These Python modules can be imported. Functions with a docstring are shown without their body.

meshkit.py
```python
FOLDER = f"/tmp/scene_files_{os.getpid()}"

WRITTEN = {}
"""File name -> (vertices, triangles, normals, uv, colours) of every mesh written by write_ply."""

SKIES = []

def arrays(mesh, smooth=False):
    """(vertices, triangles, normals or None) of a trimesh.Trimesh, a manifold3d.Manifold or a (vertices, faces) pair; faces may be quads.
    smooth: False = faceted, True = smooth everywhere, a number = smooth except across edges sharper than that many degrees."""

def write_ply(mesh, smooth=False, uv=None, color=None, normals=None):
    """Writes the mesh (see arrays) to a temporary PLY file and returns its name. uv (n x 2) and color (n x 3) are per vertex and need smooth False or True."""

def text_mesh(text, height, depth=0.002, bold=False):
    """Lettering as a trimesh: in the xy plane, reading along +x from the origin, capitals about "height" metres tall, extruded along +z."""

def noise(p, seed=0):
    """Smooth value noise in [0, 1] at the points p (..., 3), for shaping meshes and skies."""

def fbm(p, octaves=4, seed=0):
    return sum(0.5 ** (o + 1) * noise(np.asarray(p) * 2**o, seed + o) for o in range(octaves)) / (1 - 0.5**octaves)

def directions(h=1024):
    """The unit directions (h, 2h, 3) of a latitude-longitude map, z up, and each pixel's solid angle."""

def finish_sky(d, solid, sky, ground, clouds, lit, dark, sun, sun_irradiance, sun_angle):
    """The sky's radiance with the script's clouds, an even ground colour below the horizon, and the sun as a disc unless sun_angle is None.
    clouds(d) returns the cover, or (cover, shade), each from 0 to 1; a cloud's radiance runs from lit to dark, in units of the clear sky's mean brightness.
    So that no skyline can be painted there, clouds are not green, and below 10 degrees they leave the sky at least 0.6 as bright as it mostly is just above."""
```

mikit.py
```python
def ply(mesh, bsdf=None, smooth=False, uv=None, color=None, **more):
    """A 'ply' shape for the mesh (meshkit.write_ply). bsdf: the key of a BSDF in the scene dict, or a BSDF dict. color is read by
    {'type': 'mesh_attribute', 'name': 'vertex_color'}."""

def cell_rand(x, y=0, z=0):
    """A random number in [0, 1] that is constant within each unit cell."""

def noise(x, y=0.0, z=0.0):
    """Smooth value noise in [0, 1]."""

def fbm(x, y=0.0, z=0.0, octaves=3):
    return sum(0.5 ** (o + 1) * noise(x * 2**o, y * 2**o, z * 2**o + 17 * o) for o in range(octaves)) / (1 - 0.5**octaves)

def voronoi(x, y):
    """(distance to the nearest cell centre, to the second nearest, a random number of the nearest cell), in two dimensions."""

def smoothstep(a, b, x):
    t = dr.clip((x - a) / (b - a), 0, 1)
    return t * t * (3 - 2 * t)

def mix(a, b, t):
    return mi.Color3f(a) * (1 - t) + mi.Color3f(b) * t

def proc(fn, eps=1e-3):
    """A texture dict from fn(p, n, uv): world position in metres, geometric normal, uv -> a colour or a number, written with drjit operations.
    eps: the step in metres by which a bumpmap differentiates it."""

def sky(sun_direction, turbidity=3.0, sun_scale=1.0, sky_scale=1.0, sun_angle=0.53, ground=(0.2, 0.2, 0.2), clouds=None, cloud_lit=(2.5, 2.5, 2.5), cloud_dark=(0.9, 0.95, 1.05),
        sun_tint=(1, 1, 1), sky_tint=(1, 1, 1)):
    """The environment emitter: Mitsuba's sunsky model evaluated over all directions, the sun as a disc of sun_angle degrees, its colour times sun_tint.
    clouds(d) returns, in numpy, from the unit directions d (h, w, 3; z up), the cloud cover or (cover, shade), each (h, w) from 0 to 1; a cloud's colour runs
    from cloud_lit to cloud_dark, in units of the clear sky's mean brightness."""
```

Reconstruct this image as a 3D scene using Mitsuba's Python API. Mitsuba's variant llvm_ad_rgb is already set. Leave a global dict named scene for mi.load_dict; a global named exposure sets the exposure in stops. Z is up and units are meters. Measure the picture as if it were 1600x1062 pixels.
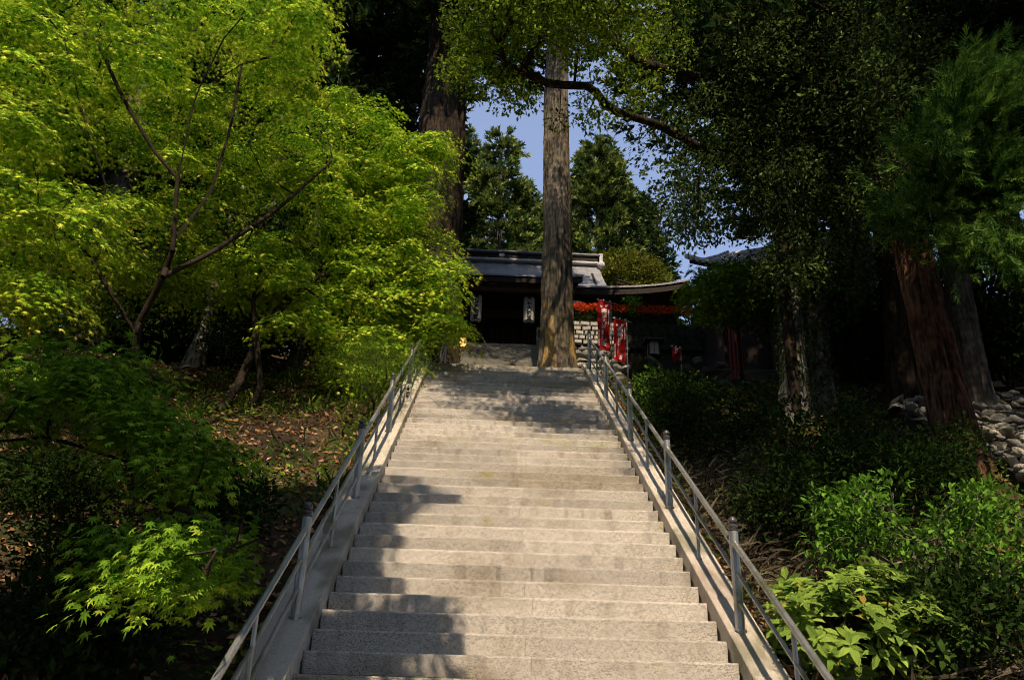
import math, glob, numpy as np, trimesh, drjit as dr, mitsuba as mi, mikit, meshkit
from mikit import noise, fbm, cell_rand, smoothstep, mix
T = mi.ScalarTransform4f
scene, labels = {}, {}

# ------------------------------------------------------------------ camera, sky, exposure
EYE = np.array([0, 0, 1.592])
FOCAL, PITCH, ROLL, YAW = 1300.0, 0.396259, 0.0293264, 0.0236747
_fw = np.array([math.sin(YAW)*math.cos(PITCH), math.cos(YAW)*math.cos(PITCH), math.sin(PITCH)])
_rt = np.array([math.cos(YAW), -math.sin(YAW), 0]); _up = np.cross(_rt, _fw)
_rt, _up = math.cos(ROLL)*_rt + math.sin(ROLL)*_up, -math.sin(ROLL)*_rt + math.cos(ROLL)*_up
scene['camera'] = {'type': 'perspective', 'fov': math.degrees(2*math.atan(800/FOCAL)), 'fov_axis': 'x', 'near_clip': 0.05, 'far_clip': 2000.0,
                   'to_world': T().look_at(origin=EYE.tolist(), target=(EYE+_fw).tolist(), up=_up.tolist())}
SUN_EL = math.radians(49)
scene['sky'] = mikit.sky((0.0, -math.cos(SUN_EL), math.sin(SUN_EL)), turbidity=4.5, sun_tint=(1, 0.985, 0.945), sky_tint=(0.86, 0.98, 1.2), clouds=lambda d: 0.17)
exposure = 2.06

def at(x, y, Y):
    "world point seen at photo pixel (x, y) at the distance Y along the steps"
    d = _fw + _rt*(x-800)/FOCAL - _up*(y-531)/FOCAL
    return d/d[1]*Y + EYE

# ------------------------------------------------------------------ materials
def V(p): return p.x, p.y, p.z
def bs(name, fn=None, rgb=None, rough=0.8, spec=0.3, metallic=0.0, bump=None, bscale=0.003, eps=1e-3, **kw):
    base = mikit.proc(fn) if fn else {'type': 'rgb', 'value': rgb}
    b = {'type': 'principled', 'base_color': base, 'roughness': rough, 'specular': spec, 'metallic': metallic, **kw}
    if bump: b = {'type': 'bumpmap', 'arbitrary': mikit.proc(bump, eps), 'scale': bscale, 'bsdf': b}
    scene[name] = {'type': 'twosided', 'bsdf': b}

def granite(p, n, uv):
    x, y, z = V(p)
    s = noise(x*118, y*118, z*118); s2 = noise(x*260, y*260, z*260)
    c = mix((.165, .150, .131), (.505, .466, .412), smoothstep(.18, .66, s*.6+s2*.4))
    st = dr.floor((z+.003)/.165)
    c = c*(0.84+.3*cell_rand(st, dr.floor((x-.37)/1.7)+50, 3))
    big = fbm(x*1.3, y*.4, z*2.0, 4)
    c = mix(c, c*mi.Color3f(.62, .58, .50), smoothstep(.5, .75, big)*.8)
    moss = smoothstep(.56, .78, fbm(x*3.1+9, y*3, z*3.1, 5))*smoothstep(.45, .7, fbm(x*.5+2, y*.5, z*.5, 3))
    c = mix(c, c*mi.Color3f(.78, .83, .40), moss*.85)
    c = c*(.9+.2*fbm(x*2.3+11, st*1.7, 2.0, 4))
    drip = smoothstep(.55, .8, noise(x*9, st*5.1, 1.0))*smoothstep(.3, .62, noise(x*31, st*3.7, z*5))
    c = mix(c, c*mi.Color3f(.58, .54, .47), drip*.38)
    streak = smoothstep(.63, .8, noise(x*16, st*7.3, z*1.5))*smoothstep(.35, .75, fbm(x*.9+3, st*3.1, 0))
    return mix(c, c*.5, streak*.6)
bs('granite', granite, rough=.85, spec=.25, bump=lambda p, n, uv: noise(p.x*120, p.y*120, p.z*120), bscale=.003)
def kerbstone(p, n, uv):
    x, y, z = V(p)
    s = noise(x*140, y*140, z*140)
    c = mix((.33, .295, .245), (.53, .475, .40), s)
    c = mix(c, mi.Color3f(.30, .22, .19), smoothstep(.5, .72, fbm(x*3, y*1.2, z*1.1, 4))*.45)
    return mix(c, mi.Color3f(.16, .155, .10), smoothstep(.47, .68, fbm(x*4+7, y*2.2, z*2, 4))*.75)
bs('shaded_granite', lambda p, n, uv: mix((.07, .068, .055), (.20, .19, .16), fbm(p.x*9, p.y*9, p.z*14, 5)), rough=.9, spec=.2)  # dark stone tone, also standing in for canopy shade on the upper flight
bs('kerbstone', kerbstone, rough=.85, spec=.2, bump=lambda p, n, uv: fbm(p.x*60, p.y*60, p.z*60), bscale=.004)
def steel(p, n, uv):
    x, y, z = V(p)
    g = smoothstep(.45, .75, fbm(x*6, y*3.5, z*3.5, 4))
    return mix((.42, .42, .40), (.22, .23, .15), g)
bs('steel', steel, rough=.38, metallic=.75, spec=.5)
bs('dark_cap', rgb=(.10, .10, .10), rough=.35, metallic=.5)
def soil(p, n, uv):
    x, y, z = V(p)
    a = fbm(x*1.7, y*1.7, z*1.7, 5)
    c = mix((.018, .014, .009), (.062, .043, .026), smoothstep(.3, .7, a))
    return mix(c, mi.Color3f(.035, .045, .015), smoothstep(.5, .7, fbm(x*.9+4, y*.9, z, 4))*.7)
bs('soil', soil, rough=.95, spec=.1, bump=lambda p, n, uv: fbm(p.x*9, p.y*9, p.z*9, 4), bscale=.06, eps=4e-3)
def stone(p, n, uv):
    x, y, z = V(p)
    c = mix((.16, .15, .13), (.36, .34, .30), fbm(x*7, y*7, z*7, 4))
    c = c*(.6+.8*cell_rand(dr.floor(x*3.1), dr.floor(y*3.1), dr.floor(z*4.3)))
    return mix(c, mi.Color3f(.06, .07, .03), smoothstep(.52, .68, fbm(x*3, y*3, z*3+5, 4))*.75)
bs('stone', stone, rough=.9, spec=.2, bump=lambda p, n, uv: fbm(p.x*35, p.y*35, p.z*35), bscale=.008)
bs('mossy_stone', lambda p, n, uv: mix(mix((.07, .065, .055), (.26, .24, .205), fbm(p.x*6, p.y*6, p.z*6, 4)), mi.Color3f(.035, .05, .016), smoothstep(.42, .62, fbm(p.x*2.6, p.y*2.6, p.z*2.6+5, 4))*.85), rough=.95, spec=.1, bump=lambda p, n, uv: fbm(p.x*30, p.y*30, p.z*30), bscale=.01)
bs('pale_stone', lambda p, n, uv: mix((.26, .25, .22), (.48, .46, .41), fbm(p.x*6, p.y*6, p.z*9, 4)), rough=.9, spec=.2)
bs('joint', rgb=(.035, .033, .028), rough=.95, spec=.1)
def bark(lo, hi, moss=.35, f=1.0):
    def fn(p, n, uv):
        x, y, z = V(p)
        s = noise(x*26*f, y*26*f, z*2.2*f)*.6 + noise(x*60*f, y*60*f, z*5)*.4
        c = mix(lo, hi, smoothstep(.12, .95, s))
        c = c*(.55+.9*fbm(x*2.1, y*2.1, z*.8, 3))
        c = c*(.6+.8*noise(x*14+5, y*14, z*13))
        c = mix(c, mi.Color3f(hi)*1.15, smoothstep(.58, .74, fbm(x*5+8, y*5, z*3.2, 4))*.45)
        return mix(c, c*mi.Color3f(.75, .85, .5), smoothstep(.5, .7, fbm(x*3+3, y*3, z*1.5, 4))*moss)
    return fn
bb = lambda p, n, uv: noise(p.x*30, p.y*30, p.z*2.4)*.7 + noise(p.x*75, p.y*75, p.z*7)*.3
cb_ = bark((.045, .036, .028), (.205, .17, .132))
bs('cedar_bark', lambda p, n, uv: mix(cb_(p, n, uv), mi.Color3f(.36, .235, .085)*(.5+noise(p.x*40, p.y*40, p.z*18)), smoothstep(.50, .66, fbm(p.x*4, p.y*4, p.z*1.4+3, 4))*smoothstep(10.6, 8.3, p.z)*.85), rough=.95, spec=.1, bump=bb, bscale=.03, eps=3e-3)
bs('red_bark', bark((.020, .011, .008), (.21, .10, .060), .1), rough=.95, spec=.1, bump=bb, bscale=.03, eps=3e-3)
bs('grey_bark', bark((.05, .045, .04), (.24, .22, .19), .5), rough=.95, spec=.1, bump=bb, bscale=.015, eps=3e-3)
bs('twig_bark', lambda p, n, uv: mix((.012, .009, .007), (.048, .038, .027), fbm(p.x*9, p.y*9, p.z*9)), rough=.95, spec=.1)
bs('pale_twig', lambda p, n, uv: mix((.08, .07, .055), (.22, .19, .15), fbm(p.x*9, p.y*9, p.z*9)), rough=.95, spec=.1)
bs('dark_bark', bark((.010, .008, .006), (.058, .042, .030)), rough=.95, spec=.1, bump=bb, bscale=.02, eps=3e-3)  # very dark bark: the shade on these trunks is put into the colour
bs('shaded_grey_bark', bark((.03, .026, .022), (.13, .115, .095), .5), rough=.95, spec=.1, bump=bb, bscale=.015, eps=3e-3)  # dimmer copy of the grey bark, with shade worked into its colour
bs('dark_wood', lambda p, n, uv: mix((.012, .009, .007), (.032, .023, .017), noise(p.x*3, p.y*40, p.z*40)), rough=.7, spec=.2)
bs('brown_wood', lambda p, n, uv: mix((.035, .023, .015), (.075, .05, .033), noise(p.x*30, p.y*6, p.z*30)), rough=.7, spec=.2)
def copper(p, n, uv):
    x, y, z = V(p)
    seam = smoothstep(.43, .48, dr.abs(dr.abs(x*2.2-dr.floor(x*2.2))-.5))
    row = smoothstep(.45, .49, dr.abs(z*4.2-dr.floor(z*4.2)-.5))
    c = mix((.15, .153, .162), (.27, .273, .285), fbm(x*1.2, y*2, z*2, 4))
    return c*(1-.35*dr.maximum(seam*0.5, row))
bs('copper_roof', copper, rough=.5, spec=.5)
bs('grey_tile', lambda p, n, uv: mix((.34, .34, .35), (.58, .58, .59), fbm(p.x*3, p.y*3, p.z*3)), rough=.6, spec=.4)
bs('paper', rgb=(.42, .41, .38), rough=.9, spec=.1)
bs('black_ink', rgb=(.012, .012, .012), rough=.8, spec=.1)
bs('red_cloth', lambda p, n, uv: mix((.36, .012, .014), (.46, .022, .02), fbm(p.x*9, p.y*9, p.z*5)), rough=.9, spec=.1)
bs('white_print', rgb=(.68, .60, .56), rough=.9, spec=.1)
bs('red_paint', rgb=(.34, .035, .02), rough=.6)
scene['lamp_paper'] = {'type': 'twosided', 'bsdf': {'type': 'diffuse', 'reflectance': {'type': 'rgb', 'value': (.7, .4, .12)}}}
def leafmat(name, trans=.9, rough=.5, spec=None):
    scene[name] = {'type': 'principledthin', 'base_color': {'type': 'mesh_attribute', 'name': 'vertex_color'}, 'roughness': rough, 'diff_trans': trans, 'spec_trans': 0.0, 'eta': 1.4}
leafmat('maple_leaf', .55, .55)
leafmat('broad_leaf', .6, .38)
leafmat('needle_leaf', .4, .6)
leafmat('litter_leaf', .2, .8)

# ------------------------------------------------------------------ helpers
def num(key):
    if key not in scene and key not in labels: return key
    k = 1
    while f'{key}_{k:03d}' in scene or f'{key}_{k:03d}' in labels: k += 1
    return f'{key}_{k:03d}'
def thing(name, label, cat, group=None):
    key = num(name); labels[key] = {'label': label, 'category': cat}
    if group: labels[key]['group'] = group
    return key
def part(parent, name, mesh, bsdf, smooth=False, color=None, M=None, kind=None, label=None):
    key = num(parent+'__'+name)
    if isinstance(mesh, tuple) and len(mesh[1]) == 0: return key
    d = dict(mesh) if isinstance(mesh, dict) else mikit.ply(mesh, bsdf, smooth=smooth, color=color)
    if M is not None: d['to_world'] = M
    scene[key] = d
    if kind: labels.setdefault(key, {})['kind'] = kind
    if label: labels.setdefault(key, {})['label'] = label
    return key
def struct(name, mesh, bsdf, smooth=False, kind='structure', label=None, color=None, cat=None):
    scene[name] = mikit.ply(mesh, bsdf, smooth=smooth, color=color)
    labels[name] = {'kind': kind}
    if label: labels[name]['label'] = label
    if cat: labels[name]['category'] = cat
cat_ = trimesh.util.concatenate
def join(ms):
    vs, fs, n = [], [], 0
    for m in ms:
        v, f = (m.vertices, m.faces) if hasattr(m, 'vertices') else m
        vs.append(np.asarray(v)); fs.append(np.asarray(f)+n); n += len(vs[-1])
    return np.vstack(vs), np.vstack(fs)
def cbox(sx, sy, sz, c=.008):
    "box about the origin with chamfered edges"
    h = np.array([sx, sy, sz])/2; c = min(c, h.min()*.6); pts = []
    for s in np.ndindex(2, 2, 2):
        s = np.array(s)*2-1
        for k in range(3):
            q = (h-c)*s; q[k] = h[k]*s[k]; pts.append(q)
    return trimesh.convex.convex_hull(np.array(pts))
def box(x0, x1, y0, y1, z0, z1, c=.006):
    m = cbox(x1-x0, y1-y0, z1-z0, c); m.apply_translation([(x0+x1)/2, (y0+y1)/2, (z0+z1)/2]); return m
def unit(a): 
    a = np.asarray(a, float); return a/np.maximum(np.linalg.norm(a, axis=-1, keepdims=True), 1e-9)
def rod(a, b, r, r2=None, n=12):
    a, b = np.asarray(a, float), np.asarray(b, float); r2 = r if r2 is None else r2
    d = unit(b-a); u = unit(np.cross(d, [0.3, 0.9, 0.1] if abs(d[2]) > .8 else [0, 0, 1])); w = np.cross(d, u)
    t = np.arange(n)*2*math.pi/n; ring = np.cos(t)[:, None]*u+np.sin(t)[:, None]*w
    v = np.vstack([a+ring*r, b+ring*r2, a, b]); i = np.arange(n); j = (i+1) % n
    f = np.vstack([np.c_[i, j, j+n], np.c_[i, j+n, i+n], np.c_[j, i, i*0+2*n], np.c_[i+n, j+n, i*0+2*n+1]])
    return v, f
def tubes(A, B, ra, rb, n=5):
    "many frustums as one mesh"
    A, B = np.asarray(A), np.asarray(B); d = unit(B-A)
    ref = np.where(np.abs(d[:, 2:3]) > .8, [[1., 0, 0]], [[0, 0, 1.]])
    u = unit(np.cross(d, ref)); w = np.cross(d, u); t = np.arange(n)*2*math.pi/n
    ring = np.cos(t)[None, :, None]*u[:, None]+np.sin(t)[None, :, None]*w[:, None]
    e = d*np.minimum(ra, rb)[:, None]*.5
    v = np.concatenate([(A-e)[:, None]+ring*ra[:, None, None], (B+e)[:, None]+ring*rb[:, None, None]], 1).reshape(-1, 3)
    i = np.arange(n); j = (i+1) % n
    f = np.vstack([np.c_[i, j, j+n], np.c_[i, j+n, i+n]])
    return v, (f[None]+(np.arange(len(A))*2*n)[:, None, None]).reshape(-1, 3)
def lathe(prof, n=20):
    prof = np.asarray(prof, float); t = np.arange(n)*2*math.pi/n; m = len(prof)
    v = np.stack([prof[:, :1]*np.cos(t), prof[:, :1]*np.sin(t), np.repeat(prof[:, 1:], n, 1)], -1).reshape(-1, 3)
    f = []
    for a in range(m-1):
        i = np.arange(n); j = (i+1) % n
        f += [np.c_[a*n+i, a*n+j, a*n+n+j], np.c_[a*n+i, a*n+n+j, a*n+n+i]]
    return v, np.vstack(f)
def move(m, p):
    v, f = (m.vertices, m.faces) if hasattr(m, 'vertices') else m
    return np.asarray(v)+np.asarray(p), f
def grid(P):
    "mesh of an (a, b, 3) grid of points"
    a, b = P.shape[:2]; i = np.arange(a*b).reshape(a, b)
    q = np.stack([i[:-1, :-1], i[1:, :-1], i[1:, 1:], i[:-1, 1:]], -1).reshape(-1, 4)
    return P.reshape(-1, 3), np.vstack([q[:, :3], q[:, [0, 2, 3]]])
def slab(P, off):
    "a grid sheet given thickness: the sheet, its copy moved by off, and the rim"
    a, b = P.shape[:2]; v, f = grid(P); n = len(v); v2 = v+np.asarray(off)
    i = np.arange(n).reshape(a, b)
    rim = np.r_[i[0, :], i[1:, -1], i[-1, -2::-1], i[-2:0:-1, 0]]; r2 = np.roll(rim, -1)
    return np.vstack([v, v2]), np.vstack([f, f[:, ::-1]+n, np.c_[rim, rim+n, r2+n], np.c_[rim, r2+n, r2]])

# leaves: (vertices, faces) templates of length 1 along +x, normal +z
def _kites(ang, ln, hw, mid=.42, z=-.18):
    v, f = [[0, 0, 0]], []
    for a, l in zip(np.radians(ang), ln):
        d, s = np.array([math.cos(a), math.sin(a)]), np.array([-math.sin(a), math.cos(a)])
        n = len(v)
        for q, zz in ((d*l*mid+s*hw*l, 0), (d*l, z*l*l), (d*l*mid-s*hw*l, 0)): v.append([q[0], q[1], zz])
        f += [[0, n+2, n+1], [0, n+1, n]]
    return np.array(v), np.array(f)
STAR7 = _kites([-115, -72, -36, 0, 36, 72, 115], [.42, .72, .92, 1, .92, .72, .42], .14)
_a = np.radians([-78, -38, 0, 38, 78]); _l = [.66, .9, 1, .9, .66]; _v, _f = [], []
for a, l in zip(_a, _l):
    n = len(_v); _v += [[-math.sin(a)*.13, math.cos(a)*.13, 0], [math.sin(a)*.13, -math.cos(a)*.13, 0], [math.cos(a)*l, math.sin(a)*l, -.15*l]]; _f.append([n, n+1, n+2])
STAR5 = np.array(_v), np.array(_f)
OVAL = np.array([[0, 0, 0], [.35, .2, .05], [.35, -.2, .05], [.75, .15, .0], [.75, -.15, .0], [1, 0, -.14], [.5, 0, -.02]]), np.array([[0, 2, 6], [2, 4, 6], [4, 5, 6], [6, 5, 3], [6, 3, 1], [6, 1, 0]])
RHOMB = np.array([[0, 0, 0], [.5, .24, .05], [1, 0, -.08], [.5, -.24, .05]]), np.array([[0, 3, 2], [0, 2, 1]])
BLADE = np.array([[0, .035, 0], [0, -.035, 0], [.55, .02, .12], [1, 0, .05]]), np.array([[0, 1, 2], [1, 3, 2]])
THIN = np.array([[0, .022, 0], [0, -.022, 0], [.55, .014, .10], [1, 0, .02]]), BLADE[1]
def tuft(n, seed, spread=.9, w=.03):
    "a shoot of needles about the x axis"
    r = np.random.default_rng(seed); v, f = [], []
    for k in range(n):
        t = k/n; a = r.uniform(0, 2*math.pi); o = spread*(1-.5*t)*r.uniform(.6, 1.1); l = .42*(1-.35*t)
        d = np.array([math.cos(o), math.sin(o)*math.cos(a), math.sin(o)*math.sin(a)]); s = unit(np.cross(d, r.normal(size=3)))*w
        b = np.array([t*.72, 0, 0]); m = len(v); v += [b+s, b-s, b+d*l]; f.append([m, m+1, m+2])
    return np.array(v), np.array(f)
TUFT, TUFT_FAR = tuft(34, 1, .75, .017), tuft(11, 2, 1.1, .085)
TUFT_BACK = tuft(7, 3, 1.1, .12)

def scatter(tpl, P, D, N, S, col):
    "one mesh of leaves at P along D with normal near N, lengths S, and a colour per vertex"
    tv, tf = tpl; D = unit(D); B = unit(np.cross(N, D)); C = np.cross(D, B)
    v = P[:, None]+S[:, None, None]*(tv[None, :, :1]*D[:, None]+tv[None, :, 1:2]*B[:, None]+tv[None, :, 2:]*C[:, None])
    f = tf[None]+(np.arange(len(P))*len(tv))[:, None, None]
    return v.reshape(-1, 3), f.reshape(-1, 3), np.repeat(col, len(tv), 0)
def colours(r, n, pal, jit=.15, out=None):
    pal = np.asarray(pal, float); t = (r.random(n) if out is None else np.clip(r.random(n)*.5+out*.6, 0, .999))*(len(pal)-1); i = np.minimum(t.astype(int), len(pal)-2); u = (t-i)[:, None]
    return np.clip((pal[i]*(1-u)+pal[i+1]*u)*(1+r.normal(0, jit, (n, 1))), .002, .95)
def leaves(parent, name, tpl, P, D, N, S, col, bsdf, label=None):
    v, f, c = scatter(tpl, P, D, N, S, col)
    return part(parent, name, (v, f), bsdf, color=c, kind='stuff', label=label)
def ellips(r, n, cx, cy, rx, ry, Y0, Y1, shell=.0):
    "points in the volume seen as the ellipse (cx, cy, rx, ry) between the distances Y0 and Y1, round in depth too"
    q = unit(r.normal(size=(n, 3)))*(shell+(1-shell)*r.random((n, 1)))**(1/3)
    return np.array([at(cx+rx*a, cy+ry*b, (Y0+Y1)/2+(Y1-Y0)/2*c) for a, b, c in q])

# ---- terrain height
def zstair(y): return np.clip((y-3.84)*.6119, 0, 7.86)
def zg(x, y):
    x, y = np.asarray(x, float), np.asarray(y, float)
    z = zstair(y)
    up = np.clip((y-18.4)*.612, 0, 3.35)
    z = z + np.where(x < 1.75, up, np.where(y > 21.9, up, np.clip((y-18)*.32, 0, 1.25)))
    z = z + np.clip(y-36, 0, 60)*.12 + np.where(y < -4, np.maximum((y+4)*.28, -9), 0)
    out = np.maximum(np.maximum(-1.75-x, x-2.3), 0)
    side = smooth01(out/.4)
    n = meshkit.noise(np.stack([x*.8, y*.8, x*0], -1), 3)*.45+meshkit.noise(np.stack([x*2.6, y*2.6, x*0], -1), 4)*.16
    z = z - .28*side + side*(n-.33) + np.clip(out-3, 0, 30)*.06
    inst = (x > -1.66) & (x < 2.18) & (y < 24.2)
    return np.where(inst, z-.75, z)
def smooth01(t):
    t = np.clip(t, 0, 1); return t*t*(3-2*t)

def axis(a, b, d, far):
    c = np.arange(a, b+1e-6, d); g = d*1.35**np.arange(1, 40); g = np.cumsum(g); g = g[g < far]
    return np.r_[a-g[::-1], c, b+g]
gx, gy = axis(-13, 13, .25, 900), axis(-3, 25, .25, 900)
gxx, gyy = np.meshgrid(gx, gy, indexing='ij')
gv, gf = grid(np.stack([gxx, gyy, zg(gxx, gyy)], -1))
struct('ground', (gv, gf), 'soil', smooth=True)

# ------------------------------------------------------------------ the stone staircase
RISE, RUN, Y0 = .165, .26966, 3.84134
XL, XR = -1.302, 1.900
rs = np.random.default_rng(5)
def worn_block(w, dep, h, r):
    "a step block whose front arris is worn and chipped: a profile swept along x with a changing chamfer"
    n = 26; x = np.linspace(-w/2, w/2, n); o = r.uniform(0, 99)
    g = meshkit.noise(np.stack([x*5+o, x*0, x*0], -1), 3); k = meshkit.noise(np.stack([x*17+o, x*0, x*0+4], -1), 5)
    c = .008+.007*g+.03*np.clip(k-.70, 0, 1); wob = .004*(meshkit.noise(np.stack([x*2+o, x*0+9, x*0], -1), 8)-.5)
    P = np.stack([np.repeat(x[:, None], 6, 1), np.stack([wob+.002, wob, wob+c*.35, wob+c, 0*x+dep, 0*x+dep], 1)-dep/2, np.stack([-h+0*x, -c*1.15, -c*.4, 0*x, 0*x, -h+0*x], 1)+h/2], -1)
    v, f = grid(np.concatenate([P, P[:, :1]], 1)); m = 7
    caps = [[0, i, i+1] for i in range(1, 5)]+[[(n-1)*m, (n-1)*m+i+1, (n-1)*m+i] for i in range(1, 5)]
    return v, np.vstack([f, caps])
st = thing('stone_staircase', 'long straight flight of pale granite steps climbing to the temple', 'staircase')
for k in range(48):
    y, z = Y0+RUN*k, RISE*(k+1)
    xj = .37+rs.normal(0, .03)
    dep = RUN+.05 if k < 47 else 2.1
    for a, b in ((XL, xj-.0014), (xj+.0014, XR)):
        m = worn_block(b-a, dep, RISE-.007, rs); dy, dz = rs.normal(0, .0022, 2)
        part(st, 'step_block', move(m, [(a+b)/2, y+dep/2+dy, z-RISE/2+dz*.5]), 'granite')
def ramp(x0, x1, y0, y1, top, th):
    "a sloping bar along the flight, its top 'top' above the nosing line"
    zz = lambda y: (y-Y0)*RISE/RUN+RISE+top
    v = np.array([[x, y, zz(y)+d] for x in (x0, x1) for y in (y0, y1) for d in (-th, 0)])
    c = v.mean(0); h = trimesh.convex.convex_hull(v)
    m = []
    for p in v:                       # small chamfer
        for ax in range(3):
            q = p.copy(); 
            for b in range(3):
                if b != ax: q[b] += np.sign(c[b]-p[b])*.008 if b != 2 else (-.008 if p[2] > zz(p[1])-th/2 else .008)
            m.append(q)
    return trimesh.convex.convex_hull(np.array(m))
for x0, x1 in ((-1.66, XL-.004), (XR+.004, 2.17)):
    ys = np.r_[Y0-.1, np.arange(5.05, 16.4, 1.165), 16.62]
    for a, b in zip(ys[:-1], ys[1:]):
        part(st, 'kerb_slab', ramp(x0, x1, a+.003, b-.003, .10, .16), 'kerbstone')
    part(st, 'stringer_wall', ramp(x0+.02, x1-.012, Y0-.08, 16.55, -.062, 1.1), 'kerbstone')
    part(st, 'kerb_slab', box(x0, x1, 16.63, 18.6, 7.65, 8.02, .01), 'kerbstone')
part(st, 'landing', box(-1.29, 1.89, 16.9, 18.5, 7.3, 7.905, .01), 'granite')
# second, narrower flight
st2 = thing('stone_staircase', 'short upper flight of dark stone steps below the temple porch', 'staircase')
for k in range(20):
    y, z = 18.42+.27*k, 7.92+.17*(k+1)
    part(st2, 'step_block', box(-1.12, 1.5, y, y+.33 if k < 19 else y+1.0, z-.166, z, .012), 'shaded_granite')
for x0, x1 in ((-1.4, -1.125), (1.505, 1.78)):
    zz = lambda y: 7.92+.17+(y-18.42)*.17/.27+.06
    v = np.array([[x, y, zz(y)+d] for x in (x0, x1) for y in (18.3, 23.8) for d in (-.9, 0)])
    part(st2, 'kerb_slab', trimesh.convex.convex_hull(v), 'kerbstone')

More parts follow.
